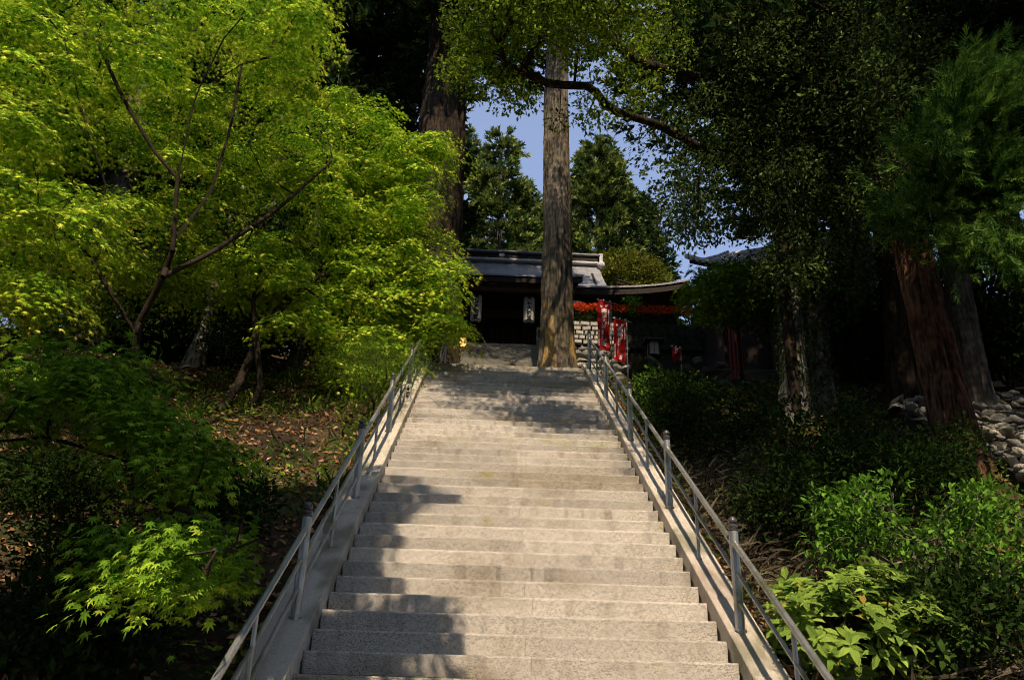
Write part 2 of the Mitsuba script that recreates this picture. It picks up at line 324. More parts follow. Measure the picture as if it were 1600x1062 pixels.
# ------------------------------------------------------------------ handrails
def zk(y): return (y-Y0)*RISE/RUN+RISE+.10
def handrail(x, label, ys):
    h = thing('handrail', label, 'handrail', 'tubular steel handrails beside the steps')
    for y in ys:
        p = part(h, 'post', rod([x, y, zk(y)-.02], [x, y, zk(y)+.765], .038, n=18), 'steel', smooth=50)
        cap = lathe([(.0, .77), (.039, .77), (.040, .778), (.034, .783), (.040, .79), (.041, .81), (.030, .818), (.024, .824), (.034, .834), (.037, .85), (.031, .868), (.016, .882), (0, .888)])
        part(p, 'cap', move(cap, [x, y, zk(y)]), 'dark_cap', smooth=40)
        part(p, 'base_ring', move(lathe([(.038, 0), (.052, 0), (.050, .012), (.038, .016)]), [x, y, zk(y)]), 'steel')
    for y0, y1 in zip(ys[:-1], ys[1:]):
        for nm, hh, r in (('top_rail', .665, .0245), ('middle_rail', .44, .0155), ('lower_rail', .22, .0155)):
            part(h, nm, rod([x, y0+.02, zk(y0)+hh], [x, y1-.02, zk(y1)+hh], r, n=14), 'steel', smooth=50)
            for ye in (y0+.042, y1-.042):
                part(h, 'collar', rod([x, ye-.012, zk(ye-.012)+hh], [x, ye+.012, zk(ye+.012)+hh], r+.005, n=14), 'steel', smooth=50)
        ym = (y0+y1)/2
        part(h, 'base_ring', move(lathe([(.0165, 0), (.03, 0), (.028, .010), (.0165, .014)], 14), [x, ym, zk(ym)]), 'steel')
        part(h, 'baluster', rod([x, ym, zk(ym)-.02], [x, ym, zk(ym)+.655], .0165, n=12), 'steel', smooth=50)
py = [4.44-2.32+2.0, 6.76, 9.07, 11.40, 13.73, 16.05]
py[0] = 4.45
handrail(-1.44, 'tubular steel handrail along the left kerb, passing under the maple leaves', py)
handrail(2.0, 'tubular steel handrail along the right kerb, in front of the leafy shrubs', py)
def short_rail(x, label):
    h = thing('handrail', label, 'handrail')
    z2 = lambda y: 7.92+.23+(y-18.42)*.17/.27
    ys = [18.6, 20.3, 22.0, 23.6]
    for y in ys: part(h, 'post', rod([x, y, z2(y)-.05], [x, y, z2(y)+.8], .03), 'steel', smooth=50)
    for hh in (.75, .45): part(h, 'rail', rod([x, ys[0], z2(ys[0])+hh], [x, ys[-1], z2(ys[-1])+hh], .02), 'steel', smooth=50)
short_rail(-1.26, 'thin steel handrail left of the short upper flight of steps')

# ------------------------------------------------------------------ lettering
def glyph(text, h, depth=.003):
    from PIL import Image, ImageDraw, ImageFont
    from shapely import affinity, box as sbox, union_all
    font = ImageFont.truetype(sorted(glob.glob('/opt/blender-*/*/datafiles/fonts/Noto Sans CJK*.woff2'))[0], 72)
    im = Image.new('L', (84, 84)); ImageDraw.Draw(im).text((42, 42), text, 255, font, anchor='mm', stroke_width=2)
    on = np.pad(np.asarray(im) > 127, ((0, 0), (1, 1))).astype(np.int8)
    rows, s0 = np.nonzero(np.diff(on, axis=1) == 1); e0 = np.nonzero(np.diff(on, axis=1) == -1)[1]
    sh = union_all(sbox(s0, -rows-1, e0, -rows)).buffer(.6).buffer(-.6).simplify(.8)
    k = h/72; sh = affinity.affine_transform(sh, [k, 0, 0, k, -42*k, 42*k])
    return cat_([trimesh.creation.extrude_polygon(g, depth, engine='earcut') for g in getattr(sh, 'geoms', [sh])])
def upright(m, p, yaw=0.0):
    "turn a flat xy mesh to stand facing the camera (-y), centred at p"
    v = np.asarray(m.vertices); v = np.c_[v[:, 0], -v[:, 2], v[:, 1]]
    c, s = math.cos(yaw), math.sin(yaw)
    return np.c_[v[:, 0]*c-v[:, 1]*s, v[:, 0]*s+v[:, 1]*c, v[:, 2]]+np.asarray(p), np.asarray(m.faces)
def column(text, h, p, yaw, bend=None):
    ms = []
    for i, ch in enumerate(text):
        v, f = upright(glyph(ch, h), [p[0], p[1], p[2]-i*h*1.04], yaw)
        if bend is not None: v = bend(v)
        ms.append((v, f))
    return join(ms)

# small stone markers on the left kerb
for i, (y, lab, txt) in enumerate(((13.0, 'small white inscribed marker stone on the left kerb near the top', '奉納者'), (8.2, 'small dark marker stone on the left kerb behind the near handrail', ''), (16.2, 'grey marker stone where the left kerb meets the top landing', ''))):
    x, z = -1.52 if i else -1.375, zk(y)
    mk = thing('marker_stone', lab, 'stone marker')
    part(mk, 'block', box(x-.055, x+.055, y-.04, y+.05, z-.06, z+(.30 if i == 0 else .2), .01), 'pale_stone' if i == 0 else 'stone')
    if txt: part(mk, 'lettering', column(txt, .06, [x, y-.041, z+.21], 0), 'black_ink')

# ------------------------------------------------------------------ trunks, trees
def trunk(pts, rad, seed=0, sides=44, step=.12, amp=.045, flare=.35, lobes=5, zflare=.5):
    pts, rad = np.asarray(pts, float), np.asarray(rad, float)
    s = np.r_[0, np.cumsum(np.linalg.norm(np.diff(pts, axis=0), axis=1))]
    n = max(4, int(s[-1]/step)); t = np.linspace(0, s[-1], n)
    P = np.stack([np.interp(t, s, pts[:, k]) for k in range(3)], -1)
    if len(pts) > 2:
        ker = np.ones(5)/5
        for k in range(3): P[2:-2, k] = np.convolve(P[:, k], ker, 'valid')
    R = np.interp(t, s, rad); d = unit(np.gradient(P, axis=0))
    u = unit(np.cross(d, np.where(np.abs(d[:, 1:2]) > .8, [[1., 0, 0]], [[0, 1., 0]]))); w = np.cross(d, u)
    a = np.arange(sides)*2*math.pi/sides; A, TT = np.meshgrid(a, t)
    q = np.stack([np.cos(A)*3.2, np.sin(A)*3.2, TT*.45], -1); q2 = np.stack([np.cos(A)*7, np.sin(A)*7, TT*1.0], -1)
    dis = 1+amp*4*(meshkit.noise(q, seed)-.5)+amp*2.2*(1-2*np.abs(2*meshkit.noise(q2, seed+1)-1))
    rng = np.random.default_rng(seed); ph = rng.uniform(0, 6.28)
    dis = dis*(1+flare*np.exp(-TT/zflare)*(1+.5*np.cos(lobes*A+ph)))
    V_ = P[:, None]+(R[:, None]*dis)[..., None]*(np.cos(A)[..., None]*u[:, None]+np.sin(A)[..., None]*w[:, None])
    i = np.arange(n*sides).reshape(n, sides); j = np.roll(i, -1, 1)
    f = np.vstack([np.stack([i[:-1], j[:-1], j[1:]], -1).reshape(-1, 3), np.stack([i[:-1], j[1:], i[1:]], -1).reshape(-1, 3)])
    return V_.reshape(-1, 3), f
def grow(nodes, path, att, r, bf=.35, step=.35, jit=.05, sag=.0):
    "join every attractor to the tree by the cheapest way; returns node positions, parents"
    pos, par, pl = [np.asarray(p) for p in nodes], list(path), [0.0]*len(nodes)
    base = np.array(nodes); d0 = np.min(np.linalg.norm(att[:, None]-base[None], axis=2), 1)
    cap = len(pos)+len(att)*24; arr = np.zeros((cap, 3)); arr[:len(pos)] = base; plen = np.zeros(cap); n = len(pos)
    tips = []
    for a in att[np.argsort(d0)]:
        dist = np.linalg.norm(arr[:n]-a, axis=1); i = int(np.argmin(dist+bf*plen[:n])); L = dist[i]; m = max(1, min(20, int(L/step)))
        p0 = arr[i].copy(); last = i
        for k in range(1, m+1):
            if n >= cap: break
            u = k/m; q = p0*(1-u)+a*u; q = q+np.array([0, 0, .12*L*math.sin(math.pi*u)]) + (r.normal(0, jit, 3)*min(L, 1) if k < m else 0)
            arr[n] = q; par.append(last); plen[n] = plen[last]+np.linalg.norm(q-arr[last]); last = n; n += 1
        tips.append(last)
    return arr[:n], np.array(par), tips
def thick(par, n, tips, r0=.006, e=2.3, n0=0, rmax=.2):
    acc = np.zeros(n); acc[tips] += r0**e
    for i in range(n-1, -1, -1):
        if acc[i] == 0: acc[i] = r0**e
        if par[i] >= 0: acc[par[i]] += acc[i]
    return np.minimum(acc**(1/e), rmax)
def limbs(paths):
    "polyline limbs [(points, start parent index or -1)] -> nodes, parents"
    nodes, par = [], []
    for pts, p in paths:
        pts = np.asarray(pts)
        s = np.r_[0, np.cumsum(np.linalg.norm(np.diff(pts, axis=0), axis=1))]; t = np.linspace(0, s[-1], max(2, int(s[-1]/.25)))
        Q = np.stack([np.interp(t, s, pts[:, k]) for k in range(3)], -1)
        last = -1
        if nodes and p is not None: last = int(np.argmin(np.linalg.norm(np.array(nodes)-Q[0], axis=1)))
        for q in Q: nodes.append(q); par.append(last); last = len(nodes)-1
    return nodes, par
def outward(tips, arr, par):
    d = []
    for i in tips:
        j = par[i] if par[i] >= 0 else i; k = par[j] if par[j] >= 0 else j
        d.append(arr[i]-arr[k])
    return unit(np.array(d)+1e-6)
def maple(name, label, paths, att, seed, n_leaf, size, tpl, pal, rad=.42, r0=.005, rmax=.09, trunk_bsdf='twig_bark', picked=0, group=None, flat=.07, bf=.3):
    r = np.random.default_rng(seed); nodes, par = limbs(paths)
    arr, par, tips = grow(nodes, par, att, r, bf=bf)
    R = thick(par, len(arr), tips, r0, rmax=rmax)
    key = thing(name, label, 'tree', group)
    idx = np.nonzero(par >= 0)[0]; big = R[idx] > .022
    A, B, ra, rb = arr[par[idx]], arr[idx], np.minimum(R[par[idx]], R[idx]*1.25), R[idx]
    part(key, 'trunk', tubes(A[big], B[big], ra[big], rb[big], 9), trunk_bsdf, smooth=60)
    part(key, 'twigs', tubes(A[~big], B[~big], ra[~big], rb[~big], 4), trunk_bsdf, kind='stuff')
    tp = arr[tips]; od = outward(tips, arr, par)*[1, 1, .25]; od = unit(od)
    m = np.repeat(np.arange(len(tp)), n_leaf//len(tp)+1)[:n_leaf]; q = len(m)
    sd = unit(np.cross(od, [0, 0, 1]))
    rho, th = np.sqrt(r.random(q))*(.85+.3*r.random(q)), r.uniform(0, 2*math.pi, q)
    u, w = rho*np.cos(th)+.15, rho*np.sin(th)*.8
    rr = rad*(.6+.8*r.random(len(tp)))[m]; ev = unit(od[m]*u[:, None]+sd[m]*w[:, None]+1e-6)
    dome = (.34+.24*r.random(len(tp)))[m]
    P = tp[m]+od[m]*(u*rr)[:, None]+sd[m]*(w*rr)[:, None]
    P[:, 2] += r.normal(0, flat, q)-dome*rho*rho*rr
    D = ev*1.0+r.normal(0, .38, (q, 3)); D[:, 2] -= .25+dome*rho
    N = np.array([0, 0, 1.])+ev*(1.5*dome*rho)[:, None]+r.normal(0, .24, (q, 3))
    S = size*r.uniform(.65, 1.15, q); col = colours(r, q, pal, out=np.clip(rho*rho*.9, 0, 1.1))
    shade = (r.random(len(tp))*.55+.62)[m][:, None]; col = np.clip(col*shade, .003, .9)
    keep = (P[:, 0] < -1.56) | (P[:, 1] > 7.5) | (P[:, 2] > 5); P, D, N, S, col = P[keep], D[keep], N[keep], S[keep], col[keep]; q = len(P)
    if picked:
        d = np.linalg.norm(P-EYE, axis=1); o = np.argsort(d)[:picked]; single_leaves(key, tpl, P[o], D[o], N[o], S[o], 'maple_leaf', col[o]); keep = np.setdiff1d(np.arange(q), o)
        P, D, N, S, col = P[keep], D[keep], N[keep], S[keep], col[keep]
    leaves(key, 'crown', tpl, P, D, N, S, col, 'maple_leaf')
    return key
def single_leaves(key, tpl, P, D, N, S, bsdf, col):
    "the leaves that can be picked apart: one entry each, six shared tints"
    o = np.argsort(col[:, 1]); tints = {}
    for rank, i in enumerate(o):
        c = rank*6//len(o)
        if c not in tints: tints[c] = mikit.ply(tpl, bsdf, color=np.tile(np.median(col[o[rank:rank+len(o)//6+1]], 0), (len(tpl[0]), 1)))
        d = unit(D[i]); b = unit(np.cross(N[i], d)); n = np.cross(d, b); M = np.eye(4)
        M[:3, 0], M[:3, 1], M[:3, 2], M[:3, 3] = d*S[i], b*S[i], n*S[i], P[i]
        part(key, 'leaf', tints[c], None, M=T(M))
def bush_leaves(r, tips, dirs, n_each, rad, size, up=.5):
    m = np.repeat(np.arange(len(tips)), n_each); q = len(m); e = unit(r.normal(size=(q, 3))+[0, 0, .45])
    rr = rad*(1.1+1.1*r.random(len(tips)))[m]*(.66+.34*r.random(q)**.6)
    P = tips[m]+e*rr[:, None]*[1, 1, .62]
    D = e*.6+dirs[m]*.4+r.normal(0, .6, (q, 3))-[0, 0, .2]; N = e*.9+np.array([0, 0, 1.])*up+r.normal(0, .24, (q, 3))+1e-3
    return P, D, N, size*r.uniform(.6, 1.2, q)
def broad(name, label, paths, att, seed, n_each, rad, size, pal, bsdf='broad_leaf', tpl=RHOMB, r0=.006, rmax=.2, trunk_bsdf='twig_bark', cat='tree', bf=.4, up=.6, group=None, picked=0):
    r = np.random.default_rng(seed); nodes, par = limbs(paths)
    arr, par, tips = grow(nodes, par, att, r, bf=bf)
    R = thick(par, len(arr), tips, r0, rmax=rmax); key = thing(name, label, cat, group)
    idx = np.nonzero(par >= 0)[0]; A, B, ra, rb = arr[par[idx]], arr[idx], np.minimum(R[par[idx]], R[idx]*1.3), R[idx]; big = rb > .03
    if big.sum() > 3: part(key, 'branches', tubes(A[big], B[big], ra[big], rb[big], 8), trunk_bsdf, smooth=60)
    part(key, 'twigs', tubes(A[~big], B[~big], ra[~big], rb[~big], 4), trunk_bsdf, kind='stuff')
    P, D, N, S = bush_leaves(r, arr[tips], outward(tips, arr, par), n_each, rad, size, up); col = colours(r, len(P), pal)
    if picked:
        o = np.argsort(np.linalg.norm(P-EYE, axis=1))[:picked]; single_leaves(key, tpl, P[o], D[o], N[o], S[o], bsdf, col[o]); keep = np.setdiff1d(np.arange(len(P)), o)
        P, D, N, S, col = P[keep], D[keep], N[keep], S[keep], col[keep]
    leaves(key, 'crown', tpl, P, D, N, S, col, bsdf)
    return key
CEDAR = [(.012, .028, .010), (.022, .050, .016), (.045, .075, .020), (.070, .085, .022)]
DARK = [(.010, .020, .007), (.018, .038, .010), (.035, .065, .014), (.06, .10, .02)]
def cedar(name, label, pts, rad, seed, z0, z1, rcrown, n_bough, n_tuft, size, bsdf='cedar_bark', pal=CEDAR, tpl=TUFT_FAR, group=None, base=True, sides=44, droop=.25, amp=.045, dens=1.0):
    "straight trunk, whorled drooping boughs carrying tufts of needles between the heights z0 and z1"
    r = np.random.default_rng(seed); key = thing(name, label, 'tree', group); pts = np.asarray(pts, float)
    part(key, 'trunk', trunk(pts, rad, seed, sides, amp=amp, flare=(.22 if bsdf == 'red_bark' else .5) if base else 0, lobes=6), bsdf, smooth=True)
    zs = z0+(z1-z0)*np.sort(r.random(n_bough))**.9; ang = np.arange(n_bough)*2.4+r.normal(0, .3, n_bough)
    A = np.stack([np.interp(zs, pts[:, 2], pts[:, k]) for k in range(3)], -1); A[:, 2] = zs
    u = (zs-z0)/(z1-z0); L = rcrown*(1-u)**.65*(.65+.5*r.random(n_bough))+.4
    L *= np.minimum(1, .55+u*3)
    d = np.stack([np.cos(ang), np.sin(ang), 0*ang], -1); sa, sb, ra, rb, P, D = [], [], [], [], [], []
    for a, l, q in zip(A, L, d):
        m = 5; prev = a
        for k in range(1, m+1):
            t = k/m; p = a+q*l*t+np.array([0, 0, -droop*l*t*t*1.2+.10*l*t]); sa.append(prev); sb.append(p); ra.append(.018*l*(1.15-t)+.006); rb.append(.018*l*(1.1-t-.1)+.006); prev = p
        nt = max(3, int(n_tuft*l/rcrown)); t = .25+.8*r.random(nt)**.8
        side = np.cross(q, [0, 0, 1]); wv = r.normal(0, .20, nt)*l*(1.15-.5*t)
        P.append(a+q*(l*t)[:, None]+side*wv[:, None]+np.c_[0*t, 0*t, -droop*l*t*t*1.2+.10*l*t-np.abs(r.normal(0, .10, nt))*l*.6])
        D.append(q+side*(wv/l*2)[:, None]+r.normal(0, .45, (nt, 3))+[0, 0, .1])
    part(key, 'boughs', tubes(np.array(sa), np.array(sb), np.array(ra), np.maximum(np.array(rb), .005), 5), 'twig_bark', kind='stuff')
    P, D = np.vstack(P), np.vstack(D); q = len(P)
    leaves(key, 'crown', tpl, P, D, unit(r.normal(size=(q, 3))), size*r.uniform(.6, 1.25, q), colours(r, q, pal, .2), 'needle_leaf')
    return key
def up_pts(b, t, ztop):
    "trunk line through world points b and t, carried on to the height ztop"
    b, t = np.asarray(b), np.asarray(t); d = (t-b)/(t[2]-b[2]); d = np.array([d[0]*.35, d[1]*.35, 1])
    return [b-[0, 0, .5], b+d*(ztop-b[2])]

# --- the cedar standing at the head of the steps
b = np.array([1.45, 17.35, 7.9])
cedar('cedar_tree', 'straight cedar trunk rising from the top landing in front of the temple', [b-[0, 0, .15], b+[-.03, .05, 4], b+[-.08, .1, 8], b+[.05, .2, 14], b+[.1, .2, 28]], [.35, .335, .29, .2, .03], 11, 22.5, 33, 3.4, 60, 70, .55, sides=64)
# --- the huge dark cedar on the left behind the maple
bl = at(688, 250, 21); bl[2] = 9.6
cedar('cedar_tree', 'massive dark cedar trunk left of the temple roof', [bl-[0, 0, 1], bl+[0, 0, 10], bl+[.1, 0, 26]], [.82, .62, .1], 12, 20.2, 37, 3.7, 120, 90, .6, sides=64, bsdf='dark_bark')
# --- maples on the left bank
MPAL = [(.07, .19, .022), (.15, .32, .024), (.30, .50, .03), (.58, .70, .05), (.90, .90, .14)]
ra = np.random.default_rng(31)
def vols(r, spec):
    return np.vstack([ellips(r, n, *e) for n, *e in spec])
L = lambda Y, *p: np.array([at(x, y, Y+dy) for x, y, dy in p])
big = [(L(10.5, (213, 600, 1), (212, 515, .6), (255, 432, .2), (270, 390, 0)), None), (L(10.4, (270, 390, 0), (277, 280, -.2), (305, 150, -.5), (350, 60, -.8)), 0), (L(10.3, (277, 278, 0), (240, 235, 0), (190, 150, -.2), (150, 60, -.4)), 0),
       (L(10.4, (272, 375, 0), (330, 300, .2), (360, 200, .2), (378, 100, .2)), 0), (L(10.5, (212, 520, 0), (150, 420, -.3), (140, 395, -.4), (60, 330, -1)), 0), (L(10.4, (150, 410, 0), (165, 290, -.2), (130, 180, -.5), (100, 60, -.8)), 0),
       (L(10.5, (255, 432, 0), (330, 395, .8), (430, 330, 2), (520, 250, 3.5)), 0)]
sp = [(27, 110, 110, 130, 120, 9.2, 12.6), (30, 330, 60, 170, 110, 9.4, 13), (22, 90, 320, 120, 90, 8.8, 12), (32, 300, 230, 170, 120, 10.4, 14.4), (29, 440, 190, 120, 110, 13, 16), (19, 480, 310, 110, 60, 13.5, 16.5), (10, 330, 385, 150, 50, 12.4, 15), (19, 230, 20, 260, 70, 9, 12), (10, 60, 420, 80, 50, 8.6, 10.6), (11, 440, 30, 60, 60, 10.6, 13), (14, 200, 420, 170, 50, 12.5, 16), (10, 40, 20, 90, 60, 9, 12), (8, 60, 180, 90, 160, 8.2, 9)]
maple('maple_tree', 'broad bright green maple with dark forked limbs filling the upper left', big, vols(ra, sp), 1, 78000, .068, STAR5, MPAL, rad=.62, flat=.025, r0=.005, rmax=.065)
mid = [(L(14.2, (345, 640, -.8), (378, 590, 0), (402, 530, 0), (440, 478, .3), (500, 430, .9)), None), (L(14.2, (402, 530, 0), (372, 480, 0), (372, 420, .3), (420, 330, .8)), 0), (L(14.5, (440, 478, .2), (480, 400, .8), (560, 300, 1.6)), 0), (L(15, (500, 430, .2), (580, 420, .8), (660, 440, 1)), 0)]
sp = [(50, 560, 220, 80, 70, 14.6, 17.6), (58, 600, 300, 90, 70, 14.6, 17.8), (56, 620, 400, 80, 80, 14.8, 17.6), (30, 648, 480, 54, 40, 14.8, 16.8), (11, 694, 506, 24, 18, 15, 16.4), (44, 520, 440, 110, 70, 14, 17.2), (26, 420, 420, 110, 70, 14, 17), (14, 580, 520, 60, 24, 14.4, 16.4), (18, 650, 236, 46, 34, 15, 17.4), (8, 664, 225, 26, 14, 15.4, 16.6), (22, 560, 560, 60, 36, 14.2, 16), (12, 672, 420, 34, 30, 15, 17)]
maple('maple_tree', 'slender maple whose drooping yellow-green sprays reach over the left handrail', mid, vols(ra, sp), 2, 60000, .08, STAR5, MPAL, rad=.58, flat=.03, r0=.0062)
low = [(L(6.9, (215, 800, 0), (200, 730, 0), (188, 660, -.1), (200, 600, -.2)), None), (L(6.9, (196, 720, 0), (135, 700, -.3), (70, 682, -.6), (-10, 690, -.8)), 0), (L(6.9, (205, 745, 0), (150, 745, -.4), (80, 730, -.7), (0, 715, -1)), 0), (L(6.9, (210, 770, 0), (240, 780, -.6), (300, 800, -1.2), (350, 830, -1.5)), 0), (L(6.9, (190, 680, 0), (240, 640, -.2), (290, 670, -.3)), 0)]
sp = [(18, 110, 572, 130, 30, 5.6, 7.4), (18, 232, 650, 85, 42, 5.8, 7.2), (9, 290, 722, 60, 34, 5.6, 7.0), (18, 345, 850, 75, 46, 4.7, 6.0), (7, 320, 872, 62, 34, 4.4, 5.0), (7, 200, 850, 70, 30, 4.9, 5.7), (4, 60, 640, 60, 18, 5.6, 6.6)]
maple('maple_tree', 'low maple with layered deep green sprays at the lower left', low, vols(ra, sp), 3, 10200, .062, STAR7, [(.07, .17, .02), (.13, .28, .024), (.25, .43, .03), (.50, .64, .06)], rad=.36, picked=300, rmax=.1)
r4 = [(L(13.6, (368, 672, 0), (408, 610, 0), (402, 545, 0), (395, 470, .2)), None)]
maple('maple_tree', 'young dark stemmed maple leaning right beside the sunlit leaf litter', r4, vols(ra, [(16, 400, 430, 70, 60, 13, 15), (8, 470, 500, 50, 30, 13, 14.4)]), 4, 4000, .075, STAR5, MPAL, rad=.4, r0=.013)
l5 = [(L(11.6, (130, 535, 0), (88, 425, 0), (72, 375, 0), (40, 250, 0)), None)]
maple('maple_tree', 'dark maple stem leaning left at the left edge', l5, vols(ra, [(20, 40, 250, 60, 90, 11, 13), (12, 30, 460, 50, 40, 10.6, 12)]), 5, 6000, .075, STAR5, MPAL, rad=.42, r0=.012)
# bushy bamboo-fine shrub beside the left kerb
def spray_bush(name, label, cx, cy, rx, ry, Y0_, Y1_, n, n_each, size, pal, seed, root, **kw):
    r = np.random.default_rng(seed); att = ellips(r, n, cx, cy, rx, ry, Y0_, Y1_)
    pr = at(root[0], root[1], (Y0_+Y1_)/2); g = float(zg(pr[0], pr[1])); pr[2] = g
    top = at(cx, cy+ry*.3, (Y0_+Y1_)/2); att[:, 2] = np.maximum(att[:, 2], zg(att[:, 0], att[:, 1])+.05)
    return broad(name, label, [(np.array([pr-[0, 0, .1], pr+(top-pr)*.4]), None)], att, seed, n_each, cat='shrub', size=size, pal=pal, r0=.003, rmax=.03, **kw)
spray_bush('feathery_shrub', 'fine leaved green shrub beside the left handrail below the drooping maple', 585, 575, 75, 52, 11.6, 14.2, 90, 70, .075, [(.035, .08, .012), (.08, .15, .016), (.15, .22, .02)], 41, (585, 640), rad=.2, tpl=BLADE, up=.4)

# --- shade trees standing behind and beside the viewer, outside the picture
def grove(name, label, x, y, z0, z1, rc, seed, n=140, ne=60, size=.22, pal=DARK):
    if seed >= 170: n, ne, size = 170, 26, .55
    r = np.random.default_rng(seed); q = unit(r.normal(size=(n, 3)))*(r.random((n, 1)))**(.4)
    g = float(zg(x, y)); att = np.c_[x+q[:, 0]*rc, y+q[:, 1]*rc, (z0+z1)/2+q[:, 2]*(z1-z0)/2]
    return broad(name, label, [(np.array([[x, y, g-.2], [x+.1, y, z0], [x, y+.1, (z0+z1)/2]]), None)], att, seed, ne, .55, size, pal, rmax=.25, trunk_bsdf='twig_bark', group='trees of the wood behind the viewer' if seed >= 170 else None)
GROVE = [('slender evergreen shade tree right of the viewer, nearest the steps', 4.0, 1.0, 12.6, 22, 1.6, 51), ('tall evergreen shade tree right of the viewer, second from the steps', 10.8, .5, 8, 18, 3.2, 52), ('evergreen shade tree right of the viewer, farther up the slope', 8.8, 3.5, 15.5, 24, 2.8, 53),
         ('spreading shade tree far right of the viewer', 15.5, -2, 3, 16, 3.4, 54), ('evergreen shade tree behind the viewer, far right', 11.8, -8, 7, 23, 3.6, 55), ('evergreen shade tree behind the viewer on the left', -6.2, -3.5, 4.5, 11, 3.0, 56), ('evergreen shade tree left of the viewer', -10.5, -1.5, 3, 12, 3.2, 57)]
for i, (x, y, z0, z1, rc) in enumerate([(-15, 4, 1, 20, 4), (-14, -6, 0, 19, 4.2), (-9, -12.5, -1, 18, 4.2), (-3, -14, -1, 19, 4.2), (3, -14, -1, 19, 4.2), (9, -14, -1, 19, 4.2), (16, -9, 0, 22, 4.4), (19, -1, 2, 22, 4.2), (17, 7, 4, 21, 3.4), (-16, 10, 2, 21, 3.4), (-12.5, -2, 2, 21, 3.6), (-11, -24, 4, 33, 5.2), (-3, -25, 4, 33.5, 5.2), (5, -25, 4, 33.5, 5.2), (13, -23, 4, 32, 5.2), (14, 3, 8, 24, 3.6), (-12.5, 15, 8, 27, 3)]):
    GROVE.append(('tall evergreen tree of the wood that closes in behind the viewer', x, y, z0, z1, rc, 170+i))
for lab, x, y, z0, z1, rc, sd in GROVE: grove('evergreen_tree', lab, x, y, z0, z1, rc, sd)
def off_maple(x, y, pts, label, seed, n=40000):
    r = np.random.default_rng(seed); g = float(zg(x, y)); n = int(n*1.5)
    maple('maple_tree', label, [(np.array([[x, y, g-.1], [x+.1, y+.1, 3.0], [x+.5, y+.3, 4.6]]), None)], pts, seed, n, .165, RHOMB, MPAL, rad=.5)
q = ra.normal(size=(110, 3)); q = unit(q)*ra.random((110, 1))**(1/3)
off_maple(-3.2, 1.6, np.vstack([np.array([-2.25, 2.6, 8.7])+unit(ra.normal(size=(36, 3)))*ra.random((36, 1))**(1/3)*[1.55, .8, .9], np.array([-2.4, 2.3, 7.1])+q[:55]*[1.75, .9, 1.3], np.array([-2.3, 2.5, 11.1])+q[55:]*[1.65, 1.1, 2.2]]), 'maple overhanging the lower steps from the left, above the picture', 58)

off_maple(-5.4, 1.9, np.array([-5.9, 2.4, 8.0])+unit(ra.normal(size=(60, 3)))*ra.random((60, 1))**(1/3)*[1.9, 1.1, 1.8], 'maple left of the viewer, shading the hollow, above the picture', 59, 6500)

# --- evergreen oak on the right, with the limb that reaches over the steps
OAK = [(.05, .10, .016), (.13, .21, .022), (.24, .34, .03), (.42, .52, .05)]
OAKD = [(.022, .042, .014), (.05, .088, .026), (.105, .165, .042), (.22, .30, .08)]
ro = np.random.default_rng(61)
ob = at(1238, 590, 14.2); ob[2] = float(zg(ob[0], ob[1]))
oak = [(np.array([ob-[0, 0, .3], at(1228, 470, 14.2), at(1222, 330, 14.2), at(1200, 200, 13.8), at(1180, 60, 13.4)]), None),
       (np.vstack([at(1215, 300, 14.1), at(1120, 245, 13.4), at(1030, 196, 12.6), at(950, 170, 11.9), at(925, 135, 11.6), at(860, 132, 11.3), at(790, 100, 11)]), 0),
       (np.vstack([at(1205, 220, 13.9), at(1090, 120, 12.8), at(1000, 100, 12.2), at(940, 50, 11.8), at(880, 10, 11.6)]), 0),
       (np.vstack([at(1222, 330, 14.2), at(1300, 230, 13.2), at(1370, 120, 12.6)]), 0), (np.vstack([at(1222, 360, 14.2), at(1130, 330, 13.2), at(1050, 310, 12.6)]), 0)]
sp = [(60, 890, -150, 170, 80, 11, 14), (50, 830, -45, 130, 60, 8.4, 10.4), (50, 870, 10, 120, 50, 9.8, 11.6), (44, 780, 50, 75, 65, 10.4, 12.2), (20, 735, 100, 40, 60, 10.4, 11.8), (14, 810, 130, 40, 40, 10.6, 12), (14, 920, 40, 50, 60, 10.8, 12.8), (13, 970, 130, 60, 50, 11.2, 13), (7, 920, 185, 50, 16, 11.2, 12.4), (26, 1020, 60, 70, 70, 11.5, 13.5)]
blob = lambda n, c, q: np.array(c)+unit(ro.normal(size=(n, 3)))*ro.random((n, 1))**(1/3)*q
attl = np.vstack([vols(ro, sp), blob(230, [.2, 14.8, 20.7], [2.0, 2.0, 1.8]), blob(60, [1.4, 12.4, 16.6], [1.1, 1.2, 2.4]), blob(95, [1.1, 8.7, 10.8], [1.0, .9, 1.2]), blob(170, [.3, 10.2, 12.9], [1.8, 1.0, 1.1])])
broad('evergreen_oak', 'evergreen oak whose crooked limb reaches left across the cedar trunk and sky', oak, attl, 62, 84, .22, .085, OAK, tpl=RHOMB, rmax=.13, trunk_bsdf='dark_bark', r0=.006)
sp = [(50, 1110, 130, 120, 120, 11.5, 16), (58, 1130, 280, 130, 110, 11.5, 16), (58, 1270, 180, 120, 140, 11.5, 16), (43, 1240, 60, 160, 80, 11, 15.5), (17, 1050, 350, 70, 36, 12.5, 16), (32, 1250, 400, 80, 60, 12, 15.5), (36, 1370, 60, 90, 90, 11, 15), (36, 1340, 330, 70, 110, 12.5, 16), (50, 1400, 130, 80, 130, 10.4, 12), (22, 1400, 300, 50, 60, 10.8, 12.4)]
